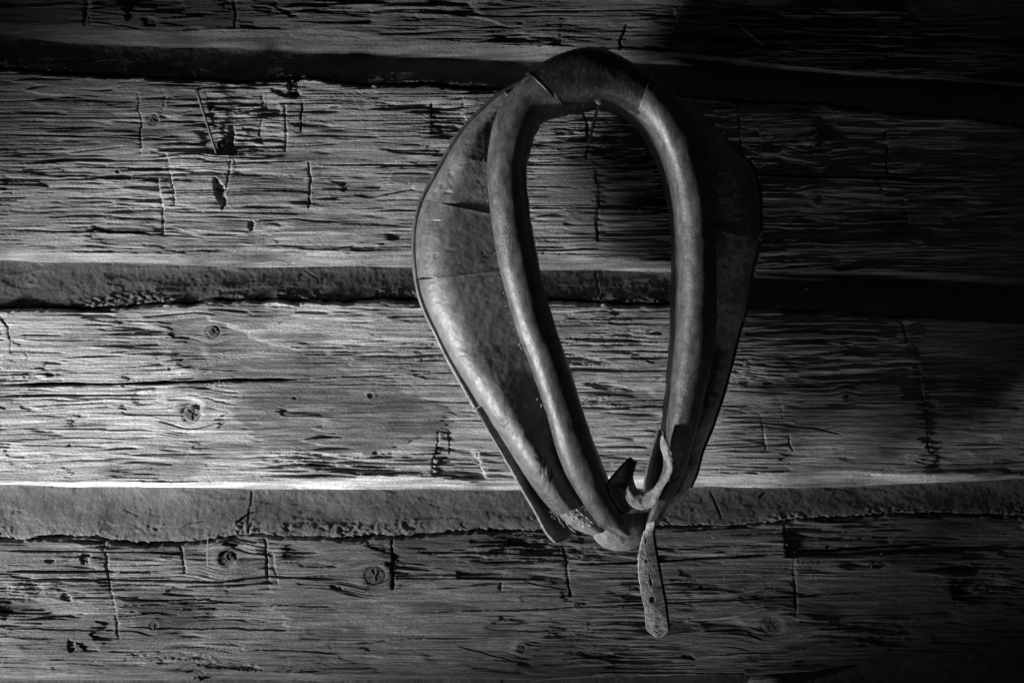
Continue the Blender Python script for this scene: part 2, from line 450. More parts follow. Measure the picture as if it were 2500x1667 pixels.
    hu = off + tilt * ((U - (T + Bt) / 2)[None, :]) * 0.5333 - bow - under * (0.75 * k + 0.25 * k ** 3) + 1.2 * noise(X / 420, Y / 60, seed + 25) \
        + 0.8 * noise(X / 330, Y / 5.0, seed + 26) + 0.35 * noise(X / 150, Y / 2.8, seed + 36) - 1.6 * sst(0.90, 1.0, 1 - np.abs(noise(X / 200, Y / 9, seed + 29)))
    f.h = f.h * (1 - um) + np.minimum(hu, f.h + 2) * um
    f.tone = f.tone * (1 - um) + um * utone * np.clip(1.25 + 0.45 * fbm(X / 160, Y / 7, seed + 27, 3) + 0.6 * fbm(X / 130, Y / 30, seed + 28, 3), 0.3, 2)
    # colour of the wood itself: streaks along the grain and old stains, times a log tone that can paint light falloff
    st = 1 + 0.22 * fbm(X / 420, Yw / 16, seed + 30, 3) + 0.34 * fbm(X / 230, Y / 100, seed + 31, 3) + 0.20 * noise(X / 110, Yw / 3.2, seed + 32) + 0.22 * noise(X / 30, Yw / 2.6, seed + 34)
    stain = sst(0.25, 0.6, fbm(X / 200, Y / 55, seed + 33, 3))
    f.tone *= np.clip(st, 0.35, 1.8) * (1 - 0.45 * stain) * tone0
    Vx = (X - 1250) * S; Vz = ZC + (833.5 - Y) * S; Vy = -f.h * 1e-3
    V = np.stack([Vx, Vy, Vz], -1)
    first = V[0].copy(); first[:, 1] = 0.20; last = V[-1].copy(); last[:, 1] = 0.20
    V = np.concatenate([first[None], V, last[None]], 0)
    R2, K = V.shape[:2]
    Q = grid_quads(R2, K, wrap_r=True)
    ends = [[r * K for r in range(R2)][::-1], [r * K + K - 1 for r in range(R2)]]
    tone = np.concatenate([f.tone[:1], f.tone, f.tone[-1:]], 0).ravel()
    V = V.reshape(-1, 3) - np.array(wall.location)
    me = np_mesh(name, V, Q, ends)
    set_tone(me, tone)
    lo_ = link(name, me, M['wood'], wall)
    # knot plugs, each with its own rings and drying cracks
    for i, (kx, ky, kr, *o_) in enumerate(knots):
        s = f.win(kx - 3, kx + 3, ky - 3, ky + 3)
        if s is None: continue
        hz = float(np.mean(f.h[s]))
        nr, na = 9, 26
        rr, aa = np.meshgrid(np.linspace(0.02, 1, nr), np.linspace(0, 2 * math.pi, na, endpoint=False), indexing='ij')
        wob = 1 + 0.10 * noise(np.cos(aa) * 2 + i, np.sin(aa) * 2, seed + i)
        xx = kx + kr * 0.93 * rr * wob * np.cos(aa); yy = ky + kr * 0.93 * rr * wob * np.sin(aa)
        hh = hz + 1.6 * (1 - rr ** 2) + 0.5 * np.sin(rr * 16 + i) * 0.5 + 0.9 * noise(xx / 5, yy / 5, seed + 7 * i) - 6 * (rr > 0.99)
        for q in range(4):
            ca = (q * 1.7 + i) % 6.28
            dd = np.abs(np.angle(np.exp(1j * (aa - ca)))) * rr
            hh -= 2.2 * np.exp(-(dd / 0.12) ** 2) * (rr > 0.15)
        V = np.stack([(xx - 1250) * S, -hh * 1e-3, ZC + (833.5 - yy) * S], -1).reshape(-1, 3) - np.array(wall.location)
        link('knot', np_mesh('knot', V, grid_quads(nr, na, wrap_k=True), [list(range(na))]), M['knot'], lo_)
    return lo_, f

def H(y0, y1, n): return list(np.linspace(y0, y1, n))

# --- features read off the photograph
featsB = [
 (facet, [(0,430),(215,436),(300,455),(390,470),(390,560),(180,560),(0,555)], 1.0, dict(gy=0.02, smooth=0.35, tone=1.05)),
 (facet, [(440,200),(640,200),(690,260),(660,330),(520,330),(400,300)], 0.4, dict(smooth=0.3)),
 (facet, [(1055,262),(1130,258),(1136,330),(1052,330)], 1.3, dict(smooth=0.2, edge=3, rag=2)),
 (facet, [(600,310),(690,315),(690,345),(600,345)], 1.6, dict(smooth=0.1, edge=3, rag=2)),
 (facet, [(800,445),(930,440),(1010,462),(960,480),(830,478)], 2.4, dict(smooth=0.7, edge=5, gy=0.05)),
 (facet, [(620,545),(840,548),(900,590),(820,612),(680,606)], 0.8, dict(gy=-0.06, smooth=0.85, edge=4, tone=1.05)),
 (facet, [(395,565),(530,585),(680,610),(560,622),(300,600),(180,575)], 0.8, dict(gy=-0.05, smooth=0.6, edge=5)),
 (facet, [(1860,305),(2000,300),(2000,350),(1860,350)], 0.8, dict(smooth=0.6)),
 (facet, [(2010,300),(2165,322),(2168,430),(2010,420)], 1.8, dict(smooth=0.6, gx=0.01)),
 (facet, [(2215,490),(2330,500),(2320,545),(2215,550)], -1.4, dict(smooth=0.5, edge=4)),
 (facet, [(1465,300),(1620,300),(1620,520),(1465,500)], 1.2, dict(smooth=0.0, edge=6, gx=-0.01, tone=.8)),
 (crack, [(0,327),(214,334),(345,340),(500,342)], 1.7, 7),
 (crack, [(150,409),(290,412),(414,412),(572,415)], 1.8, 8),
 (crack, [(572,396),(660,395),(750,393)], 1.6, 8, 0.6),
 (crack, [(755,402),(1050,403),(1290,403),(1520,402)], 2.4, 11, 1.2),
 (crack, [(1560,405),(1840,425),(1970,432),(2100,434),(2370,442)], 3.2, 13),
 (crack, [(0,379),(90,377),(180,371),(320,354)], 3.0, 2.2, 3),
 (crack, [(0,432),(70,438),(215,435),(280,431)], 2.4, 2.5, 3),
 (crack, [(0,562),(180,565),(390,573),(535,583)], 2.6, 4, 3),
 (crack, [(620,540),(720,535),(830,543)], 3.5, 2.5, 3),
 (crack, [(1700,585),(1960,590),(2140,582),(2220,592)], 2.0, 4, 4),
 (vcut, [(335,225),(342,300),(346,378)], 1.5, 4.5, 1.2, 45),
 (vcut, [(404,365),(415,415),(424,460),(424,500)], 1.7, 5, 1.6, 40),
 (vcut, [(387,435),(395,500),(398,540),(395,572)], 1.9, 5, 2.2, 60),
 (vcut, [(500,222),(510,270),(522,310)], 2.0, 3.0, 0, 10, 1.8, 60),
 (vcut, [(565,300),(566,340),(562,378)], 1.8, 4, 0, 10, 1.2, 90),
 (vcut, [(567,380),(558,420),(552,460),(540,512)], 2.2, 4, 1.0, 30),
 (vcut, [(570,375),(573,400),(574,432)], 1.4, 4, 0, 10, .6, 30),
 (vcut, [(695,255),(698,310),(697,368)], 1.8, 5, 2.0, 45),
 (vcut, [(730,195),(735,260),(733,320)], 1.8, 5, 1.2, 40, 1.2, 50),
 (vcut, [(755,396),(758,450),(752,508)], 2.2, 6, 1.2, 50),
 (vcut, [(639,230),(640,290),(632,330)], 2.0, 4, 1.6, 25, 1.0, 40),
 (vcut, [(392,212),(399,240),(397,265)], 1.4, 3, .7, 30),
 (vcut, [(1128,236),(1132,270),(1137,303)], 1.6, 2, 2.2, 60),
 (vcut, [(1052,252),(1054,330)], 1.8, 3, 0, 10, 1.8, 50),
 (vcut, [(1428,280),(1436,330),(1433,388)], 2.0, 6, 0.6, 30, 1.4, 90),
 (vcut, [(1453,415),(1462,470),(1456,540),(1461,590)], 2.2, 5, 0, 10, 1.0, 130),
 (vcut, [(1802,240),(1806,300),(1806,362)], 2.0, 6, 1.0, 40),
 (vcut, [(1858,300),(1853,340),(1856,375)], 1.5, 3, 1.0, 40),
 (vcut, [(2006,285),(2004,345)], 2.0, 3, 0, 10, 2.2, 80),
 (vcut, [(2166,318),(2165,370),(2168,432)], 2.2, 6, 1.5, 80),
 (vcut, [(2209,485),(2214,530),(2217,556)], 1.6, 3, 2.0, 80),
 (vcut, [(2155,445),(2156,490),(2150,520)], 1.4, 3, .8, 40),
 (gouge, 560, 340, 9, 36, 9, 0.05),
 (gouge, 537, 473, 12, 38, 8, -0.25),
 (gouge, 715, 217, 13, 30, 10, 0.0),
 (gouge, 690, 226, 32, 9, 6, 0.2),
 (gouge, 655, 268, 26, 20, 4, 0.0),
 (gouge, 614, 551, 8, 12, 8, 0.0),
 (gouge, 288, 421, 5, 4, 5, 0.0),
 (gouge, 315, 296, 42, 5, 2.2, 0.05),
 (gouge, 480, 304, 42, 4, 2.4, -0.05),
 (gouge, 480, 418, 70, 5, 2.6, 0.12),
 (gouge, 650, 428, 60, 5, 2.2, 0.0),
 (gouge, 740, 300, 60, 7, 2.6, 0.1),
 (gouge, 1100, 312, 40, 9, 3.2, 0.0),
 (gouge, 1555, 385, 70, 16, 4, 0.0),
 (gouge, 1490, 340, 26, 9, 4, 0.1),
 (gouge, 1570, 300, 55, 9, 3, 0.0),
 (gouge, 2110, 525, 55, 10, 3, 0.1),
 (gouge, 1910, 628, 15, 6, 5, 0.0),
 (gouge, 405, 558, 40, 5, 2.5, 0.12),
]
knotsB = [(372,292,12), (2000,350,15), (536,353,10), (1998,485,9)]
featsC = [
 (facet, [(395,785),(505,772),(600,815),(720,858),(850,905),(1000,960),(1100,1000),(1080,1050),(900,1110),(650,1100),(560,1010),(600,950),(480,920),(415,870),(440,830)], 0.4, dict(gx=0.003, gy=0.016, smooth=0.75, edge=5, tone=0.6, rag=4)),
 (facet, [(420,875),(520,880),(640,900),(760,915),(600,925),(500,920)], 0.7, dict(smooth=0.5, edge=4, gy=0.02, tone=.9)),
 (facet, [(0,760),(40,755),(55,810),(40,880),(20,905),(0,910)], -0.8, dict(smooth=0.9, edge=5, gx=-0.05, tone=1.15)),
 (facet, [(1071,1052),(1180,1055),(1245,1062),(1200,1075),(1095,1075)], 1.4, dict(smooth=0.5, edge=3, rag=2)),
 (facet, [(1068,1090),(1140,1095),(1166,1110),(1175,1140),(1186,1168),(1150,1168),(1062,1160)], 3.4, dict(smooth=0.0, edge=3, rag=2, gy=-0.03, tone=.75)),
 (facet, [(2203,900),(2245,900),(2252,975),(2203,978)], 4.0, dict(smooth=0.8, edge=3, rag=1.5)),
 (facet, [(2268,760),(2500,770),(2540,1150),(2275,1150),(2262,1040),(2250,960),(2240,880),(2222,840)], 3.0, dict(smooth=0.0, edge=5, gx=-0.004)),
 (facet, [(1640,960),(1900,920),(2190,960),(2200,1150),(1640,1150)], 0.2, dict(smooth=0.45, edge=10, tone=0.95)),
 (facet, [(160,1140),(200,1128),(300,1130),(290,1155),(240,1172),(165,1172)], 1.2, dict(smooth=0.6, edge=3)),
 (crack, [(0,939),(250,937),(450,932),(600,928),(760,924)], 5.2, 20, 1.5),
 (crack, [(750,924),(900,918),(1100,910),(1200,905)], 1.4, 5, 1.5),
 (crack, [(0,965),(150,965),(360,964)], 3.2, 11, 1.0),
 (crack, [(50,818),(160,817)], 2.6, 3, 1.0),
 (crack, [(50,830),(180,832),(270,832),(400,835)], 1.8, 3, 1.5),
 (crack, [(340,774),(420,768),(480,763),(540,770)], 3.0, 4, 1.0),
 (crack, [(0,1072),(250,1068),(330,1072)], 1.6, 3, 2.0),
 (crack, [(700,1100),(900,1130),(1050,1125)], 1.5, 2, 3.0),
 (crack, [(300,1012),(400,1012),(452,1014)], 2.0, 4, 1.5),
 (crack, [(1800,826),(1980,832),(2180,842)], 2.4, 3, 2.0),
 (crack, [(1800,848),(1960,848),(2100,842)], 2.0, 3, 2.0),
 (crack, [(1850,1030),(1990,1044),(2060,1060)], 3.0, 5, 2.0),
 (vcut, [(0,770),(20,800),(30,860)], 1.6, 3, 0, 10, .8, 30),
 (vcut, [(1071,1050),(1070,1090),(1060,1120),(1055,1166)], 1.6, 5, .3, 30),
 (vcut, [(1095,1050),(1096,1110)], 1.3, 3, 0, 10, .8, 40),
 (vcut, [(1166,1105),(1172,1135),(1186,1168)], 1.6, 3, 2.0, 60),
 (vcut, [(2200,785),(2212,830),(2222,868)], 2.2, 5, .8, 40, 1.0, 30),
 (vcut, [(2236,840),(2245,880),(2252,935),(2258,975)], 2.0, 3, 2.0, 30),
 (vcut, [(2258,975),(2262,1040),(2270,1100)], 1.5, 4, 0.6, 40, 1.0, 40),
 (vcut, [(1852,998),(1862,1040),(1870,1085)], 1.4, 4, .5, 20),
 (vcut, [(1905,975),(1915,1025)], 1.2, 3, .4, 20),
 (vcut, [(1925,1060),(1935,1100)], 1.8, 4, .8, 20),
 (vcut, [(1868,1060),(1872,1098)], 1.8, 4, .8, 20),
 (vcut, [(60,860),(70,872),(65,880)], 1.6, 2, .5, 20),
 (gouge, 125, 916, 10, 4, 5, 0.0),
 (gouge, 415, 900, 4, 4, 5, 0.0),
 (gouge, 170, 1088, 5, 5, 5, 0.0),
 (gouge, 720, 972, 4, 4, 4, 0.0),
 (gouge, 1876, 935, 12, 5, 4, 0.0),
 (gouge, 1410, 880, 90, 10, 4, 0.08),
 (gouge, 1500, 830, 110, 7, 4, 0.05),
 (gouge, 1480, 945, 60, 8, 4, 0.1),
 (gouge, 1560, 990, 70, 6, 4, 0.03),
 (gouge, 1440, 985, 50, 7, 4, -0.35),
 (gouge, 1590, 870, 50, 8, 4, 0.0),
 (gouge, 720, 742, 14, 6, 5, 0.2),
]
knotsC = [(520,810,14), (468,1010,20), (2064,970,8), (906,965,6)]
featsD = [
 (facet, [(850,1470),(1100,1440),(1280,1450),(1325,1500),(1330,1560),(1200,1620),(950,1640),(820,1600),(760,1530)], 0.2, dict(smooth=0.85, edge=8, tone=1.22, gy=-0.02)),
 (facet, [(1330,1560),(1420,1560),(1500,1600),(1460,1650),(1250,1640)], 1.0, dict(smooth=0.6, edge=5, tone=.8)),
 (facet, [(560,1430),(800,1425),(980,1500),(700,1520),(520,1480)], 0.8, dict(smooth=0.7, edge=10)),
 (facet, [(1790,1440),(1940,1430),(2200,1400),(2320,1420),(2330,1490),(2050,1520),(1880,1480)], 1.6, dict(smooth=0.9, edge=8, tone=.95)),
 (facet, [(1922,1290),(2500,1262),(2540,1340),(2200,1355),(1922,1362)], 6.5, dict(smooth=0.0, edge=4, rag=2)),
 (facet, [(1650,1400),(1730,1365),(1930,1362),(1940,1430),(1780,1440)], 1.0, dict(smooth=0.75, edge=4)),
 (facet, [(970,1360),(1130,1362),(1130,1400),(970,1412)], 2.0, dict(smooth=0.0, edge=4)),
 (facet, [(1115,1398),(1300,1400),(1380,1412),(1120,1414)], 5.0, dict(smooth=0.2, edge=3, rag=1)),
 (facet, [(1300,1400),(1390,1415),(1395,1460),(1520,1465),(1400,1472)], 1.5, dict(smooth=0.3, edge=4)),
 (facet, [(0,1470),(270,1470),(290,1560),(120,1580),(0,1570)], 1.2, dict(smooth=0.4, edge=8, gy=0.03)),
 (crack, [(0,1345),(250,1350),(430,1349)], 2.4, 10, 1.5),
 (crack, [(0,1396),(260,1397),(400,1398)], 2.8, 12, 1.5),
 (crack, [(0,1416),(250,1416),(450,1420),(540,1421),(600,1414),(650,1409),(840,1416),(880,1425)], 3.2, 12, 1.5),
 (crack, [(880,1425),(895,1434),(925,1424),(960,1413),(1100,1413),(1380,1415)], 2.0, 8, 1.0),
 (crack, [(450,1433),(580,1430),(680,1425)], 2.6, 8, 1.5),
 (crack, [(170,1459),(270,1460),(350,1461)], 2.2, 6, 1.5),
 (crack, [(340,1468),(480,1466),(570,1470)], 1.4, 4, 2.5),
 (crack, [(580,1480),(700,1479),(820,1483)], 1.5, 5, 2.0),
 (crack, [(280,1530),(375,1535),(560,1535),(740,1540)], 2.4, 6, 3.0),
 (crack, [(0,1534),(120,1535),(260,1538)], 2.2, 5, 3.0),
 (crack, [(600,1585),(740,1588),(840,1600)], 2.2, 5, 3.0),
 (crack, [(1020,1495),(1300,1487),(1560,1475),(1640,1472),(1800,1465),(1940,1457),(2170,1445)], 1.9, 7, 2.0),
 (crack, [(1250,1543),(1340,1538),(1570,1513)], 1.5, 4, 2.0),
 (crack, [(850,1570),(1000,1560),(1180,1555)], 2.2, 3, 3.0),
 (crack, [(1110,1572),(1200,1600),(1300,1620)], 2.0, 2.5, 3.0),
 (crack, [(1390,1380),(1640,1370),(1786,1361),(1914,1353)], 3.0, 12, 1.5),
 (crack, [(1920,1350),(2050,1345),(2300,1330)], 4.0, 9, 3),
 (crack, [(1400,1340),(1640,1341),(1800,1332)], 1.6, 4, 2.0),
 (crack, [(1640,1299),(1750,1292),(1850,1290)], 2.0, 5, 1.0),
 (crack, [(1760,1595),(1900,1590),(1990,1575)], 1.8, 4, 2.5),
 (crack, [(1380,1440),(1300,1425),(1275,1415)], 1.8, 4, 2.0),
 (vcut, [(250,1306),(252,1340),(260,1395)], 3.0, 7, 2.0, 30, 0.8, 25),
 (vcut, [(258,1395),(270,1440),(278,1480),(287,1560)], 2.2, 5, 1.0, 50),
 (vcut, [(438,1335),(445,1365),(450,1400)], 3.0, 3, 2.0, 40),
 (vcut, [(645,1315),(650,1380),(655,1440)], 2.6, 5, 1.6, 30, .8, 30),
 (vcut, [(663,1350),(670,1390),(676,1428)], 2.0, 2, 2.0, 25),
 (vcut, [(955,1320),(956,1360),(960,1440)], 3.0, 6, .8, 20, 1.6, 80),
 (vcut, [(1375,1332),(1384,1390),(1393,1456)], 2.6, 6, 1.2, 60, 1.0, 50),
 (vcut, [(1920,1283),(1923,1362)], 2.0, 4, 0, 10, 0, 10),
 (vcut, [(1940,1366),(1942,1425),(1944,1500)], 2.4, 6, 1.0, 40),
 (gouge, 925, 1338, 50, 9, 4, 0.15),
 (gouge, 1170, 1350, 60, 5, 4, 0.0),
 (gouge, 1230, 1370, 70, 6, 4, 0.0),
 (gouge, 1060, 1350, 50, 6, 4, 0.0),
 (gouge, 820, 1436, 16, 7, 6, 0.3),
 (gouge, 760, 1378, 70, 7, 3, 0.05),
 (gouge, 160, 1458, 14, 8, 6, 0.4),
 (gouge, 120, 1370, 12, 6, 5, 0.0),
 (gouge, 205, 1365, 12, 16, 5, 0.4),
 (gouge, 175, 1575, 8, 16, 5, -0.2),
 (gouge, 430, 1600, 110, 10, 4, 0.05),
 (gouge, 560, 1625, 90, 9, 5, 0.08),
 (gouge, 1460, 1600, 70, 10, 4, 0.1),
 (gouge, 1222, 1433, 4, 11, 5, 0.1),
 (gouge, 1680, 1600, 20, 8, 4, 0.2),
 (gouge, 2150, 1380, 22, 8, 6, -0.1),
 (gouge, 1715, 1436, 6, 6, 5, 0.0),
]
knotsD = [(553,1365,18), (915,1405,22), (1273,1580,8), (1883,1524,22), (375,1528,9), (480,1652,18), (1411,1477,6)]
featsA = [
 (facet, [(222,0),(290,5),(320,36),(300,60),(225,62)], -4.0, dict(smooth=0.2, edge=4, rag=2, gy=0.05)),
 (facet, [(575,0),(1100,0),(1100,60),(820,72),(580,68)], 0.6, dict(smooth=0.3, edge=4)),
 (vcut, [(216,-5),(210,30),(205,66)], 5.0, 6, 1.0, 30),
 (vcut, [(570,-5),(574,30),(572,68)], 2.6, 6, 1.5, 40, .8, 30),
 (vcut, [(1530,60),(1516,95),(1512,122)], 2.4, 6, .5, 30, 2.0, 90),
 (vcut, [(1642,20),(1656,50),(1660,105)], 2.0, 2, 2.0, 25),
 (crack, [(225,30),(300,38),(330,44)], 3.0, 3, 1.0),
 (crack, [(230,55),(300,62),(350,72)], 3.0, 5, 1.0),
 (crack, [(600,40),(760,30),(900,38)], 2.0, 4, 3.0),
 (crack, [(1660,58),(1800,62),(2100,85)], 2.0, 4, 2.0),
 (crack, [(1650,88),(1850,110),(2050,140)], 2.0, 5, 2.0),
 (gouge, 365, 52, 22, 12, 6, 0.2),
 (gouge, 450, 40, 60, 6, 3, -0.1),
 (gouge, 700, 30, 40, 6, 4, 0.4),
 (gouge, 1290, 90, 90, 8, 4, 0.08),
 (gouge, 1600, 115, 30, 9, 4, 0.2),
]
vA = np.concatenate([np.linspace(0, 0.62, 14), np.linspace(0.63, 1.0, 108)])
vE = np.concatenate([np.linspace(0, 1.0, 26)])
make_log('hewn_log', F_n, A_ub, A_bot, 1.6, -0.02, 1.3, [], featsA, 100, yrange=vA, under=28, off=2.0, tone0=0.29, utone=0.85)  # top log toned dark in place of light falling off upwards
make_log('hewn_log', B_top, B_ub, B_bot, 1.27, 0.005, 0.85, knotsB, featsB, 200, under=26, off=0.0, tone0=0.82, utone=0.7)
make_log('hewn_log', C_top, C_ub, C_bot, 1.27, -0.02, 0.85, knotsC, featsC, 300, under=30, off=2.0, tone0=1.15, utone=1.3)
make_log('hewn_log', D_top, D_ub, D_bot, 1.27, 0.05, 1.45, knotsD, featsD, 400, under=26, off=-1.0, tone0=0.49, base_amp=1.3, utone=0.9)  # bottom log toned dark in place of light fading below
E_bot = curve([(0,2150),(2500,2150)]); E_ub = curve([(0,2120),(2500,2120)])
make_log('hewn_log', E_top, E_ub, E_bot, 8, 0.0, 0.8, [], [], 500, yrange=vE)

def make_mortar(name, up, low, step, seed, depth0=-29.0, depth1=-7.0, cracks=(), patches=(), cx=2.9):
    cols = columns(cx)
    T = up(cols); L = low(cols)
    xm = np.linspace(0, 2500, 40)
    R = int((np.mean(low(xm) - up(xm)) + 36) / step)
    v = np.linspace(0, 1, R)
    y0 = T - 16; y1 = L + 22
    X = np.repeat(cols[None], R, 0); Y = y0[None] + v[:, None] * (y1 - y0)[None]
    f = Field(X, Y)
    u = (Y - T[None]) / (L - T)[None]
    lip = L[None] + 6.5 * fbm(X / 70, X * 0, seed, 4, 0.6) + 2.0 * noise(X / 9, Y / 9, seed + 1) + 1.6 * noise(X / 5, Y / 5, seed + 2)
    prof = depth0 + (depth1 - depth0) * sst(-0.1, 1.15, u)
    f.h = prof + 1.6 * fbm(X / 160, Y / 60, seed + 3, 2) + 0.35 * noise(X / 22, Y / 18, seed + 4) + 0.30 * noise(X / 8, Y / 8, seed + 5) + 0.18 * noise(X / 4, Y / 4, seed + 16)
    # trowelled skins with crumbled edges
    sk = fbm(X / 170, Y / 42, seed + 6, 3)
    f.h += 0.7 * sst(0.05, 0.09, sk) + 0.5 * sst(-0.28, -0.25, sk)
    near = np.exp(-((Y - lip) / 13.0) ** 2)
    nm = sst(-0.35, 0.4, fbm(X / 130, Y / 60, seed + 18, 2))
    f.h += near * nm * (2.0 * np.abs(noise(X / 12, Y / 8, seed + 8)) + 0.8 * noise(X / 5.5, Y / 4.5, seed + 9))
    f.h -= 1.6 * np.exp(-np.abs(u) * 14) * (0.5 + 0.6 * noise(X / 30, Y / 9, seed + 14))
    crumb = sst(0.15, 0.3, fbm(X / 120, Y / 40, seed + 10, 2)) * sst(0.55, 0.85, u)
    f.h += crumb * (1.5 * noise(X / 10, Y / 6, seed + 11) + 0.8 * noise(X / 4.2, Y / 3.5, seed + 12))
    for c in cracks: crack(f, c[0], c[1], c[2], c[3] if len(c) > 3 else 2.0) if len(set(p[0] for p in c[0])) > 1 else None
    f.h -= 40 * sst(0, 9, Y - lip)
    f.tone = np.clip(1 + 0.16 * fbm(X / 150, Y / 60, seed + 13, 3) + 0.35 * near * sst(-0.1, 0.5, noise(X / 8, Y / 5, seed + 15)), 0.5, 1.8)
    V = np.stack([(X - 1250) * S, -f.h * 1e-3, ZC + (833.5 - Y) * S], -1)
    first = V[0].copy(); first[:, 1] = 0.16; last = V[-1].copy(); last[:, 1] = 0.16
    V = np.concatenate([first[None], V, last[None]], 0)
    R2, K = V.shape[:2]
    ends = [[r * K for r in range(R2)][::-1], [r * K + K - 1 for r in range(R2)]]
    tone = np.concatenate([f.tone[:1], f.tone, f.tone[-1:]], 0).ravel()
    me = np_mesh(name, V.reshape(-1, 3) - np.array(wall.location), grid_quads(R2, K, wrap_r=True), ends)
    set_tone(me, tone)
    return link(name, me, M['mortar'], wall)

make_mortar('mortar_joint', A_bot, B_top, 2.0, 610, -30, -9,
    cracks=[([(0,150),(110,146),(200,143),(290,128)],2,3)])
make_mortar('mortar_joint', B_bot, C_top, 2.0, 620, -27, -6,
    cracks=[([(732,655),(770,680),(778,700),(760,730)],1.5,1.5),([(1456,655),(1462,700),(1466,730)],2.0,4,1)])
make_mortar('mortar_joint', C_bot, D_top, 2.0, 630, -27, -5,
    cracks=[([(606,1206),(603,1240),(602,1262),(604,1300)],2.4,6,1),([(570,1282),(603,1256),(640,1244)],2.4,5),
            ([(290,1245),(335,1265)],1.6,2),([(1740,1204),(1752,1230),(1766,1272)],2.0,5),([(1860,1222),(1880,1206)],2.5,4),([(440,1290),(470,1276),(500,1272)],2.2,3)])
make_mortar('mortar_joint', D_bot, E_top, 2.4, 640, -34, -6)

# ------------------------------------------------------------------ the horse collar
collar = empty('horse_collar', pt(1435, 360, 0.0))
tag(collar, 'old leather horse collar hanging by its top on the log wall', 'horse collar')
cl = np.array(collar.location)

def resample(P, n):
    """Catmull-Rom through the stations."""
    P = np.asarray(P, float); m = len(P)
    t = np.linspace(0, m - 1, n); i = np.clip(t.astype(int), 0, m - 2); u = (t - i)[:, None]
    g = lambda k: P[np.clip(k, 0, m - 1)]
    p0, p1, p2, p3 = g(i - 1), g(i), g(i + 1), g(i + 2)
    return 0.5 * ((2 * p1) + (-p0 + p2) * u + (2 * p0 - 5 * p1 + 4 * p2 - p3) * u ** 2 + (-p0 + 3 * p1 - 3 * p2 + p3) * u ** 3)

def at(P, t):
    """Catmull-Rom at parameters t (any shape) counted in stations."""
    P = np.asarray(P, float); m = len(P)
    t = np.clip(np.asarray(t, float), 0, m - 1); i = np.clip(np.floor(t).astype(int), 0, m - 2); u = (t - i)[..., None]
    g = lambda k: P[np.clip(k, 0, m - 1)]
    p0, p1, p2, p3 = g(i - 1), g(i), g(i + 1), g(i + 2)
    return 0.5 * ((2 * p1) + (-p0 + p2) * u + (2 * p0 - 5 * p1 + 4 * p2 - p3) * u ** 2 + (-p0 + 3 * p1 - 3 * p2 + p3) * u ** 3)

def W(px, py, h):
    """Array version of pt(): h in metres."""
    k = (D - h) / D * S
    return np.stack([(px - 1250) * k, -h, ZC + (833.5 - py) * k], -1)

HB = curve([(100, 0.066), (300, 0.058), (600, 0.054), (850, 0.056), (1000, 0.070), (1150, 0.078), (1300, 0.080)])     # how far the collar's back stands off the wall, by picture height
HR = curve([(100, 0.150), (300, 0.150), (700, 0.142), (1000, 0.135), (1200, 0.128), (1310, 0.124)])   # centre line of the front roll

roll = [((1526,1311),(1541,1303)),((1500,1303),(1534,1290)),((1470,1287),(1526,1265)),((1440,1252),(1512,1235)),((1412,1210),(1495,1195)),
 ((1384,1160),(1475,1145)),((1358,1098),(1448,1080)),((1330,1000),(1419,990)),((1290,885),(1385,880)),((1258,800),(1357,800)),((1228,690),(1327,694)),
 ((1208,590),(1305,590)),((1193,483),(1289,482)),((1189,403),(1285,405)),((1196,335),(1296,345)),((1210,285),(1311,302)),((1240,232),(1331,275)),
 ((1284,186),(1362,263)),((1348,145),(1400,255)),((1414,124),(1432,250)),((1470,123),(1470,244)),((1520,141),(1505,250)),((1575,175),(1545,272)),
 ((1630,220),(1578,305)),((1678,285),(1606,350)),((1712,365),(1628,400)),((1732,447),(1643,455)),((1744,520),(1652,520)),((1748,600),(1656,600)),
 ((1750,690),(1657,690)),((1747,800),(1653,800)),((1738,880),(1646,880)),((1722,960),(1638,955)),((1706,1030),(1629,1025)),((1690,1090),(1625,1085)),
 ((1674,1150),(1632,1135)),((1650,1200),(1613,1185)),((1625,1245),(1592,1230)),((1604,1283),(1577,1275))]
ro = [p[0] for p in roll]; ri = [p[1] for p in roll]

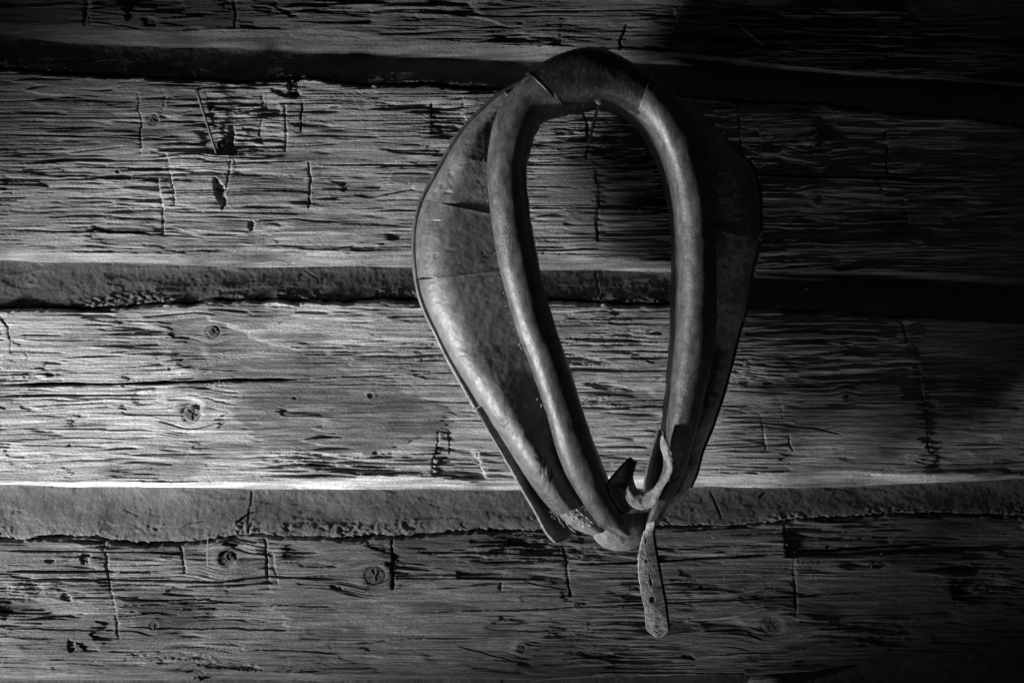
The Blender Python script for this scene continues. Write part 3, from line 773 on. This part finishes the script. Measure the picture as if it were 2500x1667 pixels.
def tube(name, m, t0, t1, n, seed, grow=0.0, bump=0.0007, lip=0.0, squash=1.0, cap=True, K=56, tone=1.0, fade=False):
    t = np.linspace(t0, t1, n)
    o = at(ro, t); i = at(ri, t); c = (o + i) / 2
    h = HR(c[:, 1])
    cw = W(c[:, 0], c[:, 1], h); ow = W(o[:, 0], o[:, 1], h)
    nv = ow - cw; r = np.linalg.norm(nv, axis=1, keepdims=True); nv = nv / r
    fwd = np.array([0, -1.0, 0])
    th = np.linspace(0, 2 * math.pi, K, endpoint=False)
    s = np.cumsum(np.r_[0, np.linalg.norm(np.diff(cw, axis=0), axis=1)])[:, None]
    # slight flat on the hame side and dents along the stuffed roll
    rr = r + grow + bump * 1.7 * fbm(s / 0.075 + np.sin(th)[None] * 0.5, np.cos(th)[None] * 1.2 + s * 5, seed, 2) + bump * 0.25 * noise(s / 0.009 + np.sin(th * 2)[None], np.sin(th)[None] * 5 + np.cos(th)[None] * 4, seed + 3)
    # drying creases across the roll
    for q in range(int(n / 30)):
        s0 = random.uniform(0, float(s[-1, 0])); a0 = random.uniform(-2.6, 0.4); wd = random.uniform(0.25, 0.7)
        ang = np.abs(np.angle(np.exp(1j * (th - a0))))[None]
        rr = rr - 0.0004 * np.exp(-((s - s0 - 0.006 * np.cos(th * 2 + q)[None]) / 0.0009) ** 2) * np.exp(-(ang / wd) ** 2)
    if lip:
        rr = rr + lip * np.exp(-((s - 0.002) / 0.0016) ** 2) - (grow + 0.0012) * sst(0.35, 1.0, s / s[-1])
    if cap:
        rr[0] *= 0.5 if not fade else 0.93; rr[-1] *= 0.55 if not fade else 0.93
    P = cw[:, None] + rr[..., None] * (np.cos(th)[None, :, None] * nv[:, None] + squash * np.sin(th)[None, :, None] * fwd)
    me = np_mesh(name, P.reshape(-1, 3) - cl, grid_quads(n, K, wrap_k=True, flip=True), [list(range(K)), list(range((n - 1) * K, n * K))[::-1]])
    tn = tone * np.clip(1 + 0.30 * fbm(s / 0.06, np.cos(th)[None] * 1.5 + 3, seed + 8, 3) + 0.5 * np.clip(noise(s / 0.006, th[None] * 5, seed + 9) - 0.62, 0, 1) * 3, 0.4, 2.0)
    set_tone(me, tn.ravel())
    return link(name, me, m, collar)

tube('rim_roll', M['roll'], 0.0, 17.35, 520, 11)['label'] = 'long rim roll on the lit side, worn pale along its outer edge'
tube('rim_roll', M['roll'], 22.2, 38.0, 480, 12)['label'] = 'rim roll on the shaded side, ending in a twisted point'
tw = tube('top_wrap', M['roll'], 17.0, 23.0, 240, 13, grow=0.0010, bump=0.0016, lip=0.0009, fade=True, tone=0.18)  # dark leather, toned down further to paint shade under the arch
tw['label'] = 'dark cracked leather wrap over the top of the roll'

# lining: the inner wall of the collar, from the roll back towards the logs
def lining(name, t0, t1, n, seed):
    t = np.linspace(t0, t1, n)
    o = at(ro, t); i = at(ri, t); c = (o + i) / 2
    h = HR(c[:, 1]); hb = HB(c[:, 1])
    cw = W(c[:, 0], c[:, 1], h); iw = W(i[:, 0], i[:, 1], h)
    nv = iw - cw; r = np.linalg.norm(nv, axis=1, keepdims=True); nv = nv / r
    rows = []
    for k in np.linspace(0, 1, 14):
        hh = h - (h - hb) * k
        off = r * (0.86 + 0.13 * math.sin(k * 3.0)) + 0.0010 * noise(t[:, None] * 3, t[:, None] * 0 + k * 5, seed)
        p = cw + nv * off; p[:, 1] = -hh
        rows.append(p)
    for k in np.linspace(1, 0, 5)[1:]:
        p = cw + nv * (r * (0.86 * k - 0.3 * (1 - k))); p[:, 1] = -(hb + 0.004 * (1 - k))
        rows.append(p)
    P = np.stack(rows, 1); K = P.shape[1]
    me = np_mesh(name, P.reshape(-1, 3) - cl, grid_quads(n, K))
    set_tone(me, 0.55)  # tone lowered, paints the shade on the underside of the arch
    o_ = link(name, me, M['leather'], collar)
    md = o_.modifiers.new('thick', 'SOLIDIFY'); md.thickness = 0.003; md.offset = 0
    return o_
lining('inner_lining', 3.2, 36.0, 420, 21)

# stuffed side pads: outer edge, roll line
padL = [((1290,190),(1322,225)),((1225,228),(1275,270)),((1172,275),(1255,310)),((1135,313),(1248,350)),((1100,365),(1240,400)),((1068,423),(1240,455)),
 ((1037,480),(1243,510)),((1019,535),(1250,560)),((1013,600),(1260,620)),((1019,680),(1275,680)),((1037,748),(1295,745)),((1073,826),(1320,815)),
 ((1110,895),(1340,880)),((1172,995),(1372,970)),((1222,1070),(1395,1040)),((1280,1160),(1420,1105)),((1318,1214),(1440,1165)),((1349,1248),(1455,1205)),((1392,1282),(1478,1240))]
padR = [((1600,200),(1570,230)),((1665,240),(1612,275)),((1712,276),(1640,315)),((1755,318),(1662,360)),((1800,372),(1680,415)),((1833,404),(1688,455)),((1852,462),(1696,500)),
 ((1855,520),(1701,555)),((1853,590),(1704,620)),((1838,653),(1704,690)),((1822,748),(1702,770)),((1805,806),(1697,830)),((1786,882),(1688,895)),((1765,959),(1676,965)),
 ((1740,1035),(1664,1035)),((1715,1097),(1654,1090)),((1701,1150),(1645,1135)),((1684,1189),(1630,1180)),((1660,1219),(1612,1215)),((1630,1250),(1598,1250)),((1606,1276),(1588,1272))]

def panel(name, st, side, cut0, cut1, n, seed, over=0.0, tone=1.0, lipA=0.0, lipB=0.0, dents=()):
    """One leather panel of a pad between two slanting seams; cut = (station at outer edge, station at roll)."""
    NS, NB = 62, 14
    O = [p[0] for p in st]; I = [p[1] for p in st]
    s = np.r_[np.linspace(0, 1, NS), np.linspace(1, 0, NB + 2)[1:-1]]
    front = np.r_[np.ones(NS, bool), np.zeros(NB, bool)]
    k = np.linspace(0, 1, n)[:, None]
    tA = cut0[0] + (cut0[1] - cut0[0]) * s[None]; tB = cut1[0] + (cut1[1] - cut1[0]) * s[None]
    t = tA + (tB - tA) * k
    o = at(O, t); i = at(I, t)
    P = o + (i - o) * s[None, :, None]
    wd = np.hypot(o[..., 0] - i[..., 0], o[..., 1] - i[..., 1]) * S
    hb = HB(o[..., 1]); hr = HR(i[..., 1])
    ss = s[None] + 0 * t
    # full belly outside, falling away to the groove beside the roll
    rise = np.sqrt(np.clip(1 - (1 - np.clip(ss / 0.36, 0, 1)) ** 2, 0, 1))
    fall = sst(0.30, 0.92, ss)
    crest = hb + 0.014 + np.minimum(0.040, wd * 0.50)
    edge = hb + 0.012
    hf = edge + (crest - edge) * rise - (crest - np.minimum(crest - 0.004, hr - 0.028)) * fall * 0.95
    hbk = hb + 0.003 + 0.010 * (1 - np.sin(np.clip(ss, 0, 1) * math.pi))
    PX, PY = P[..., 0], P[..., 1]
    d = 0.0016 * fbm(PX / 120, PY / 150, seed, 2) + 0.00025 * noise(PX / 18, PY / 22, seed + 1) + 0.00025 * noise(PX / 6, PY / 7, seed + 2)
    cr = fbm(PX / 60, PY / 60, seed + 5, 2)
    d += -0.0007 * np.exp(-((cr - 0.1) / 0.025) ** 2) * sst(0.0, 0.4, noise(PX / 60, PY / 80, seed + 6))
    kk = k + 0 * t
    if lipA: d += lipA * np.exp(-(kk * n * 0.7 / 3.0) ** 2)
    if lipB: d += lipB * np.exp(-((1 - kk) * n * 0.7 / 3.0) ** 2)
    d += over
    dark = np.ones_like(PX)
    for (dx, dy, rx, ry, dp) in dents:
        q = ((PX - dx) / rx) ** 2 + ((PY - dy) / ry) ** 2
        kq = np.clip(1 - q + 0.2 * noise(PX / 8, PY / 8, seed + 9), 0, 1)
        d -= dp * kq ** 0.6
        if dp > 0.01: dark = dark * (1 - 0.9 * np.clip(kq * 4, 0, 1))  # deep tear: the shade inside the hollow is painted into the tone
    h = np.where(front[None], hf + d, hbk)
    Wp = W(PX, PY, h)
    K = len(s)
    me = np_mesh(name, Wp.reshape(-1, 3) - cl, grid_quads(n, K, wrap_k=True, flip=(side < 0)), [list(range(K)), list(range((n - 1) * K, n * K))])
    tn = tone * np.clip(1 + 0.32 * fbm(PX / 90, PY / 120, seed + 20, 3) + 0.18 * noise(PX / 22, PY / 40, seed + 21) + 0.9 * np.clip(noise(PX / 7, PY / 7, seed + 22) - 0.66, 0, 1), 0.35, 1.9)
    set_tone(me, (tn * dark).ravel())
    return link(name, me, M['leather'], collar)

panel('side_panel', padL, -1, (0.9, 1.1), (6.32, 6.75), 150, 31, over=-0.0008, tone=1.35,
      dents=[(1060,470,9,7,.0016),(1080,455,6,9,.0014),(1095,470,10,5,.0015),(1070,448,5,6,.0012),(1100,425,5,8,.0012),(1140,350,7,5,.0012)])['label'] = 'upper side panel with flaking leather'
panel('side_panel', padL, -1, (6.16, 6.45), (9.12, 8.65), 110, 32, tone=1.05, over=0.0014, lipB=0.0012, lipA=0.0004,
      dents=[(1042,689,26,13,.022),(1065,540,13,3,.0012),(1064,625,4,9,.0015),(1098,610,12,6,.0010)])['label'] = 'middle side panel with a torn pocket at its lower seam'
panel('side_panel', padL, -1, (9.05, 8.72), (17.3, 17.3), 240, 33, tone=1.12, over=-0.0008,
      dents=[(1330,1140,4,26,.0016),(1345,1160,3,20,.0016),(1318,1120,12,6,.0012),(1323,1148,5,18,.0013),(1333,1215,10,3,.0016)])['label'] = 'long lower side panel, palest and most rubbed'
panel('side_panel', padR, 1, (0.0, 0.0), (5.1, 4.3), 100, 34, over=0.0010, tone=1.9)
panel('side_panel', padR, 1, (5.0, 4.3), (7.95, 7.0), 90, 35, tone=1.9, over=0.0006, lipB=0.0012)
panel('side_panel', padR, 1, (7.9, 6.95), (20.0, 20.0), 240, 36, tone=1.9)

# piping sewn along the outer edge
def edge_tube(name, pts, r0, r1, hfun, n, m, tone=1.0, seed=1, K=12, flat=1.0, par=None):
    P = resample(pts, n); h = hfun(P[:, 1]) if callable(hfun) else np.full(n, hfun)
    cw = W(P[:, 0], P[:, 1], h)
    tg = np.gradient(cw, axis=0); tg /= np.linalg.norm(tg, axis=1, keepdims=True)
    fwd = np.array([0, -1.0, 0]); nv = np.cross(tg, fwd); nv /= np.linalg.norm(nv, axis=1, keepdims=True)
    th = np.linspace(0, 2 * math.pi, K, endpoint=False)
    r = np.linspace(r0, r1, n)[:, None] * S * (1 + 0.12 * noise(np.arange(n)[:, None] / 7.0, th[None] * 1.0, seed))
    V = cw[:, None] + r[..., None] * (np.cos(th)[None, :, None] * nv[:, None] + flat * np.sin(th)[None, :, None] * fwd)
    me = np_mesh(name, V.reshape(-1, 3) - (cl if par is None else np.array(par)), grid_quads(n, K, wrap_k=True, flip=True), [list(range(K)), list(range((n - 1) * K, n * K))[::-1]])
    set_tone(me, tone)
    return link(name, me, m, collar if par is None else None)
edge_tube('edge_piping', [(1283,196),(1222,229),(1171,273),(1134,312),(1099,363),(1066,421),(1035,479),(1017,533),(1011,600),(1017,681),(1034,748),(1070,826),(1104,893),(1162,996)],
          6.0, 7.0, lambda y: HB(y) + 0.013, 220, M['leather'], np.repeat(np.linspace(0.25, 1.3, 220), 12), 41, flat=1.3)['label'] = 'narrow piping along the lit outer edge'
edge_tube('edge_piping', [(1690,262),(1740,306),(1802,374),(1836,404),(1855,462),(1858,520),(1856,590),(1841,655),(1824,750),(1807,808),(1788,884),(1767,961),(1742,1037),(1717,1099),(1703,1150),(1686,1190)],
          4.0, 4.0, lambda y: HB(y) + 0.010, 200, M['dark_leather'], 1.2, 42, flat=1.3)

# ------------------------------------------------------------------ flat leather pieces
def sheet(name, st, hL, hR, m, thick=0.003, bulge=0.0, nu=26, nv=80, tone=1.0, seed=1, holes=(), rough=0.0004, parent=None, par_loc=None, end=None, dz=0.0):
    """Thick leather strip: stations (left edge, right edge), heights of both edges along it, a bulge across it, holes cut through."""
    Lp = resample([p[0] for p in st], nv); Rp = resample([p[1] for p in st], nv)
    x = np.linspace(0, 1, len(st)); xv = np.linspace(0, 1, nv)
    f = lambda v: np.interp(xv, np.linspace(0, 1, len(v)), v)[:, None] if hasattr(v, '__len__') else np.full((nv, 1), v)
    hl, hr, bg = f(hL), f(hR), f(bulge)
    u = np.linspace(0, 1, nu)[None]
    PX = Lp[:, :1] + (Rp[:, :1] - Lp[:, :1]) * u; PY = Lp[:, 1:] + (Rp[:, 1:] - Lp[:, 1:]) * u
    h = 0.072 + dz + 0.9 * (hl + (hr - hl) * u) + bg * np.sin(u * math.pi) + rough * fbm(PX / 14, PY / 14, seed, 2) + 0.3 * rough * noise(PX / 3, PY / 3, seed + 3)
    A = W(PX, PY, h)
    du = np.gradient(A, axis=1); dv = np.gradient(A, axis=0)
    nn = np.cross(du, dv); nn /= np.linalg.norm(nn, axis=2, keepdims=True) + 1e-12
    if nn[..., 1].mean() > 0: nn = -nn
    Bk = A - nn * thick
    keep = np.ones((nv - 1, nu - 1), bool)
    cx = (PX[:-1, :-1] + PX[1:, 1:]) / 2; cy = (PY[:-1, :-1] + PY[1:, 1:]) / 2
    for (hx, hy, rx, ry, a) in holes:
        c, s_ = math.cos(a), math.sin(a)
        q = (((cx - hx) * c + (cy - hy) * s_) / rx) ** 2 + ((-(cx - hx) * s_ + (cy - hy) * c) / ry) ** 2
        keep &= q > 1
    nvt = nv * nu
    idx = lambda r, k: r * nu + k
    Q = []
    for r in range(nv - 1):
        for k in range(nu - 1):
            if not keep[r, k]: continue
            a, b, c, d = idx(r, k), idx(r, k + 1), idx(r + 1, k + 1), idx(r + 1, k)
            Q.append((a, b, c, d)); Q.append((d + nvt, c + nvt, b + nvt, a + nvt))
            for (p, q_, rr, kk) in ((a, b, r - 1, k), (b, c, r, k + 1), (c, d, r + 1, k), (d, a, r, k - 1)):
                if rr < 0 or kk < 0 or rr >= nv - 1 or kk >= nu - 1 or not keep[rr, kk]:
                    Q.append((q_, p, p + nvt, q_ + nvt))
    V = np.concatenate([A.reshape(-1, 3), Bk.reshape(-1, 3)])
    loc = cl if par_loc is None else np.array(par_loc)
    me = np_mesh(name, V - loc, Q)
    tn = tone * np.clip(1 + 0.22 * fbm(PX / 25, PY / 25, seed + 4, 2), 0.5, 1.6)
    set_tone(me, np.r_[tn.ravel(), tn.ravel()])
    return link(name, me, m, parent or collar)

# worn edge strip that comes loose and curls at the bottom
es = sheet('edge_strip', [((1160,1000),(1174,992)),((1205,1072),(1222,1062)),((1240,1130),(1258,1120)),((1268,1176),(1288,1164)),((1287,1207),(1308,1196)),((1313,1252),(1345,1236)),((1333,1292),(1382,1270)),((1348,1312),(1396,1290)),((1360,1326),(1389,1309))],
      [0.030,0.030,0.028,0.028,0.028,0.030,0.032,0.032,0.030], [0.027,0.026,0.024,0.020,0.012,0.010,0.012,0.018,0.024], M['suede'], 0.004,
      [0.001,0,-.001,-.003,-.007,-.010,-.010,-.006,-.001], 22, 110, 1.1, 51, rough=0.0008)
es['label'] = 'edge strip torn loose and curled at its lower end'
tab = sheet('stitched_tab', [((1350,1243),(1404,1216)),((1372,1264),(1424,1246)),((1393,1282),(1447,1270)),((1417,1297),(1466,1288)),((1445,1307),(1474,1298))],
      [0.034,0.036,0.038,0.040,0.042], [0.048,0.050,0.052,0.054,0.054], M['leather'], 0.0035, 0.006, 30, 60, 1.9, 52)
tab['label'] = 'stitched leather tab with pale thread'
sheet('leather_collar_band', [((1327,1220),(1372,1183)),((1340,1236),(1388,1202)),((1352,1247),(1398,1216))], [0.034,0.034,0.034], [0.050,0.050,0.050], M['suede'], 0.003, 0.010, 20, 24, 1.0, 53)

def stitch(x0, y0, x1, y1, h, r=1.7):
    n, K = 9, 8
    t = np.linspace(0, 1, n)
    P = np.stack([x0 + (x1 - x0) * t, y0 + (y1 - y0) * t], -1)
    hh = 0.072 + 0.9 * h + 0.0012 + 0.0028 * np.sin(t * math.pi)
    cw = W(P[:, 0], P[:, 1], hh)
    tg = cw[-1] - cw[0]; tg /= np.linalg.norm(tg)
    fwd = np.array([0, -1.0, 0]); nvv = np.cross(tg, fwd)
    th = np.linspace(0, 2 * math.pi, K, endpoint=False)
    rr = r * S * (0.35 + 0.65 * np.sin(t * math.pi) ** 0.6)[:, None]
    V = cw[:, None] + rr[..., None] * (np.cos(th)[None, :, None] * nvv + np.sin(th)[None, :, None] * fwd)
    o = link('stitch', np_mesh('stitch', V.reshape(-1, 3) - cl, grid_quads(n, K, wrap_k=True, flip=True), [list(range(K)), list(range((n - 1) * K, n * K))[::-1]]), M['thread'], tab)
    return o
c7 = lambda x, y: (1240 + x / 6.533, 1160 + y / 6.533)
rows = [[(905,600),(1010,675),(1110,755)], [(985,590),(1080,655),(1170,720)], [(1085,535),(1155,600),(1235,660),(1305,725)]]
for q, row in enumerate(rows):
    for (x, y) in row:
        a = c7(x, y); b = c7(x + 62, y + 52)
        stitch(a[0], a[1], b[0], b[1], 0.0445 + 0.004 * q)
for (x0, y0, x1, y1, h, r) in [(850,500,870,590,.043,3.2),(1180,820,1250,785,.047,3.0),(1270,790,1350,800,.051,2.4),(880,480,960,510,.045,2.0),(980,512,1060,520,.048,2.0)]:
    a = c7(x0, y0); b = c7(x1, y1); stitch(a[0], a[1], b[0], b[1], h, r)

thr = sheet('throat_piece', [((1446,1306),(1452,1292)),((1457,1322),(1474,1285)),((1478,1337),(1498,1268)),((1508,1344),(1524,1254)),((1538,1341),(1550,1252)),((1564,1324),(1572,1250)),((1582,1298),(1590,1250))],
      [0.020,0.020,0.022,0.024,0.024,0.022,0.018], [0.036,0.040,0.044,0.044,0.040,0.034,0.030], M['suede'], 0.004, [0.010,0.018,0.024,0.024,0.016,0.008,0.002], 40, 80, 1.1, 54, rough=0.0011)
thr['label'] = 'rough cup of leather under the tip of the roll'
hf = sheet('curled_flap', [((1524,1258),(1552,1236)),((1506,1228),(1540,1216)),((1488,1185),(1538,1196)),((1500,1163),(1548,1180)),((1524,1137),(1546,1164)),((1537,1125),(1545,1144)),((1545,1121),(1549,1124))],
      [0.046,0.058,0.064,0.062,0.056,0.050,0.046], [0.040,0.046,0.050,0.046,0.042,0.042,0.042], M['horn'], 0.004, -0.004, 30, 120, 1.0, 55, rough=0.0006, dz=0.016)
hf['label'] = 'dark hooked flap of hardened leather'
ts = sheet('throat_strap', [((1613,1064),(1622,1062)),((1612,1090),(1633,1085)),((1620,1117),(1641,1111)),((1626,1142),(1643,1142)),((1618,1163),(1634,1167)),((1600,1186),(1618,1194)),((1590,1197),(1599,1230)),((1574,1201),(1573,1244)),((1560,1197),(1546,1238)),((1552,1186),(1530,1220)),((1548,1174),(1526,1194)),((1543,1164),(1530,1178))],
      [0.070,0.072,0.074,0.072,0.068,0.062,0.056,0.050,0.048,0.044,0.040,0.034], [0.078,0.086,0.088,0.086,0.082,0.076,0.070,0.062,0.056,0.052,0.048,0.038], M['suede'], 0.0045, 0.004, 22, 110, 1.35, 56, rough=0.0013, dz=0.022)
ts['label'] = 'suede strap bent into a U at the throat'
lf = sheet('strap_loop', [((1609,1053),(1618,1051)),((1602,1080),(1622,1074)),((1591,1118),(1624,1110)),((1582,1150),(1628,1145)),((1576,1180),(1614,1178)),((1574,1200),(1592,1199))],
      [0.070,0.072,0.074,0.072,0.066,0.058], [0.072,0.078,0.080,0.078,0.068,0.056], M['leather'], 0.003, [-.002,-.010,-.016,-.016,-.010,-.003], 30, 70, 1.1, 57, dz=0.022)
lf['label'] = 'hollow leaf-shaped loop beside the shaded roll'
c5 = lambda x, y: (1500 + x / 4.355, 1240 + y / 4.355)
sL = [(1579,1276),(1575,1294),(1569,1312),(1561,1350),(1558.5,1382),(1562,1419),(1566.6,1453),(1573.5,1488),(1577,1522),(1579,1537),(1590,1547),(1601,1557)]
sR = [(1598,1278),(1594,1294),(1595,1316),(1601,1350),(1608,1389),(1615,1428),(1622,1465),(1627,1502),(1630,1526),(1631,1540),(1622,1549),(1612,1557)]
bs = sheet('hanging_strap', list(zip(sL, sR)), [0.062,0.060,0.058,0.054,0.050,0.046,0.043,0.040,0.037,0.036,0.035,0.034], [0.070,0.058,0.052,0.046,0.042,0.038,0.036,0.034,0.032,0.031,0.031,0.031],
      M['suede'], 0.0045, 0.0012, 54, 300, 2.2, 58, rough=0.0005,
      holes=[(1577,1320,2.6,7.5,0.1),(1577.5,1369,4.0,5.0,0),(1586.5,1406,2.0,12,-0.15),(1589,1421,3.4,11,-0.15),(1592,1463,7.0,8.5,0),(1604.5,1528,2.2,2.6,0)])
sheet('strap_shade_backing', [((l[0] + 3, l[1] + 1), (r[0] + (1 if q in (0, 11) else 6), r[1])) for q, (l, r) in enumerate(zip(sL, sR))], [0.062 - .008,0.060 - .008,0.058 - .008,0.054 - .008,0.050 - .008,0.046 - .008,0.043 - .008,0.040 - .008,0.037 - .008,0.036 - .008,0.035 - .008,0.034 - .008],
      [0.062,0.050,0.044,0.038,0.034,0.030,0.028,0.026,0.024,0.023,0.023,0.023], M['horn'], 0.003, 0.0012, 12, 80, 0.6, 59, parent=bs)  # dark sheet added behind the strap to put shade into its holes
bs['label'] = 'pale punched strap hanging down from the throat'

# cracked seams catching light, frayed straw stuffing
def fibre(name, P, h, r, m, parent=None, loc=None):
    n, K = 14, 5
    Q = resample(P, n); hh = np.interp(np.linspace(0, 1, n), np.linspace(0, 1, len(h)), h)
    cw = W(Q[:, 0], Q[:, 1], hh); tg = np.gradient(cw, axis=0); tg /= np.linalg.norm(tg, axis=1, keepdims=True)
    fwd = np.array([0, -1.0, 0.02]); nv = np.cross(tg, fwd); nv /= np.linalg.norm(nv, axis=1, keepdims=True); b = np.cross(nv, tg)
    th = np.linspace(0, 2 * math.pi, K, endpoint=False)
    V = cw[:, None] + (r * S * (1 - 0.6 * np.abs(np.linspace(-1, 1, n)) ** 3))[:, None, None] * (np.cos(th)[None, :, None] * nv[:, None] + np.sin(th)[None, :, None] * b[:, None])
    return V.reshape(-1, 3), grid_quads(n, K, wrap_k=True)

def tuft(name, items, m, label=None):
    VV, QQ, o = [], [], 0
    for (P, h, r) in items:
        V, Q = fibre(name, P, h, r, m); VV.append(V); QQ.append(Q + o); o += len(V)
    me = np_mesh(name, np.concatenate(VV) - cl, np.concatenate(QQ))
    ob = link(name, me, m, collar); ob['kind'] = 'stuff'
    if label: ob['label'] = label
    return ob
items = []
for i in range(46):      # straw stuffing in the torn gutter
    x0 = random.uniform(1335, 1395); y0 = 1236 + (x0 - 1335) * 0.75 + random.uniform(-8, 10)
    a = random.uniform(0.3, 1.2); l = random.uniform(8, 30)
    items.append(([(x0, y0), (x0 + l * .5 * math.cos(a), y0 + l * .5 * math.sin(a) + random.uniform(-2, 2)), (x0 + l * math.cos(a), y0 + l * math.sin(a))],
                  [random.uniform(.090, .100) for _ in range(3)], random.uniform(0.5, 1.1)))
for i in range(44):      # chaff caught in the groove beside the roll
    k = random.uniform(0.0, 1.0) ** 0.6
    t = 12.0 - 10.0 * k
    p = at(ro, np.array([t]))[0]
    x0, y0 = p[0] - random.uniform(1, 12), p[1] + random.uniform(-6, 6)
    a = random.uniform(0, 6.28); l = random.uniform(3, 11)
    hz = float(HR(np.array([y0]))[0]) - random.uniform(0.018, 0.030)
    items.append(([(x0, y0), (x0 + l * .5 * math.cos(a) + random.uniform(-2, 2), y0 + l * .5 * math.sin(a)), (x0 + l * math.cos(a), y0 + l * math.sin(a))],
                  [hz, hz + .003, hz + random.uniform(-.002, .004)], random.uniform(0.5, 1.2)))
for i in range(26):      # threads frayed from the far edge seam
    y0 = random.uniform(560, 650); x0 = float(np.interp(y0, [560, 590, 655], [1854, 1856, 1840])) + random.uniform(-2, 3)
    l = random.uniform(8, 34)
    hz = float(HB(np.array([y0]))[0]) + 0.014
    items.append(([(x0, y0), (x0 + random.uniform(-1, 7), y0 + l * .5), (x0 + random.uniform(-4, 5), y0 + l)], [hz, hz + .003, hz], 0.5))
tuft('straw_stuffing', items, M['straw'], 'loose straw and frayed threads caught in the seams')

# ------------------------------------------------------------------ nails and loose things on the wall
def nail(name, label, base, tip, hb, ht, r, headr):
    e = empty(name, pt(*base, hb)); tag(e, label, 'nail', 'iron nails driven into the wall')
    loc = np.array(e.location)
    a = np.array(pt(*base, hb)); b = np.array(pt(*tip, ht)); ax = b - a; L_ = np.linalg.norm(ax); ax /= L_
    a = a - ax * 0.02; L_ += 0.02
    u = np.cross(ax, [0, -1, 0.1]); u /= np.linalg.norm(u); v = np.cross(ax, u)
    def lathe(nm, prof, m, K=14, sq=1.0):
        th = np.linspace(0, 2 * math.pi, K, endpoint=False)
        V = np.array([[a + ax * z + rr * (math.cos(q) * u + math.sin(q) * v) * (1 + 0.06 * math.sin(3 * q + z * 900)) for q in th] for z, rr in prof])
        n = len(prof)
        return link(nm, np_mesh(nm, V.reshape(-1, 3) - loc, grid_quads(n, K, wrap_k=True), [list(range(K)), list(range((n - 1) * K, n * K))[::-1]]), m, e)
    R_ = r * S
    lathe('shank', [(L_ * k, R_ * (0.75 + 0.25 * k) * (1 + 0.06 * math.sin(k * 37))) for k in np.linspace(0, 1, 18)], M['iron'], 10)
    hr_ = headr * S
    lathe('nail_head', [(L_ - .001, R_), (L_ - 0.0004, hr_ * .95), (L_ + .0008, hr_), (L_ + .0018, hr_ * .8), (L_ + .0022, hr_ * .3)], M['iron'])
    return e
nail('nail', 'long bare iron nail slanting out of the second log, left of the collar', (521,352), (480,222), 0.001, 0.013, 3.6, 11.5)
nail('nail', 'iron nail inside the top of the collar, holding it up', (1437,352), (1463,246), 0.0, 0.150, 4.2, 10)

def straw(label, P, h, r):
    e = pt(P[0][0], P[0][1], h[0])
    V, Q = fibre('straw', P, h, r, M['straw'])
    o = link('straw', np_mesh('straw', V - np.array(e), Q), M['straw']); o.location = e
    return tag(o, label, 'straw', 'straws stuck to the wall')
straw('pale curved straw lying under the second log, left of the collar', [(632,645),(661,638),(690,639),(707,644)], [0.004,0.006,0.005,0.001], 1.8)
straw('thin slanting straw on the dark top log, right of the collar', [(1801,61),(1830,84),(1864,112)], [0.014,0.012,0.006], 1.3)
straw('thin upright straw on the bottom log, left of its eye-shaped knot', [(508,1313),(506,1345),(507,1384)], [0.002,0.006,0.004], 1.1)
straw('short straw inside the collar opening, high in the shadow', [(1558,506),(1566,518)], [0.006,0.005], 1.0)

# wooden chip wedged in the lowest mortar joint
def chip():
    e = pt(1868, 1668, -0.01)
    nr, na = 10, 30
    rr, aa = np.meshgrid(np.linspace(0.02, 1, nr), np.linspace(0, 2 * math.pi, na, endpoint=False), indexing='ij')
    px = 1868 + 44 * rr * np.sign(np.cos(aa)) * np.abs(np.cos(aa)) ** 0.7; py = 1668 + 22 * rr * np.sign(np.sin(aa)) * np.abs(np.sin(aa)) ** 0.8
    h = 0.004 * (1 - rr ** 4) + 0.001 * noise(px / 20, py / 5, 5) - 0.03 * (rr > .99)
    me = np_mesh('wood_chip', W(px, py, h).reshape(-1, 3) - np.array(e), grid_quads(nr, na, wrap_k=True), [list(range(na))])
    set_tone(me, 0.9)
    o = link('wood_chip', me, M['wood']); o.location = e
    tag(o, 'rounded wooden chip wedged under the bottom log at the picture edge', 'wood chip')
chip()

def wall_chaff():
    VV, QQ, o = [], [], 0
    rs = random.Random(5)
    spots = [(rs.uniform(1320, 1640), rs.uniform(760, 1130)) for _ in range(34)] + [(rs.uniform(1650, 2450), rs.uniform(560, 1560)) for _ in range(46)] \
        + [(rs.uniform(40, 1000), rs.uniform(200, 1600)) for _ in range(30)]
    for (x, y) in spots:
        a = rs.uniform(0, 6.28); l = rs.uniform(4, 18); b = rs.uniform(-3, 3)
        P = [(x, y), (x + l * .5 * math.cos(a) + b, y + l * .5 * math.sin(a) - b), (x + l * math.cos(a), y + l * math.sin(a))]
        V, Q = fibre('chaff', P, [0.002, 0.006, 0.004], rs.uniform(0.45, 0.9), None)
        VV.append(V); QQ.append(Q + o); o += len(V)
    ob = link('chaff', np_mesh('chaff', np.concatenate(VV), np.concatenate(QQ)), M['straw'])
    ob['kind'] = 'stuff'; ob['label'] = 'tiny pale fibres and chaff clinging to the rough logs'; ob['category'] = 'chaff'
wall_chaff()
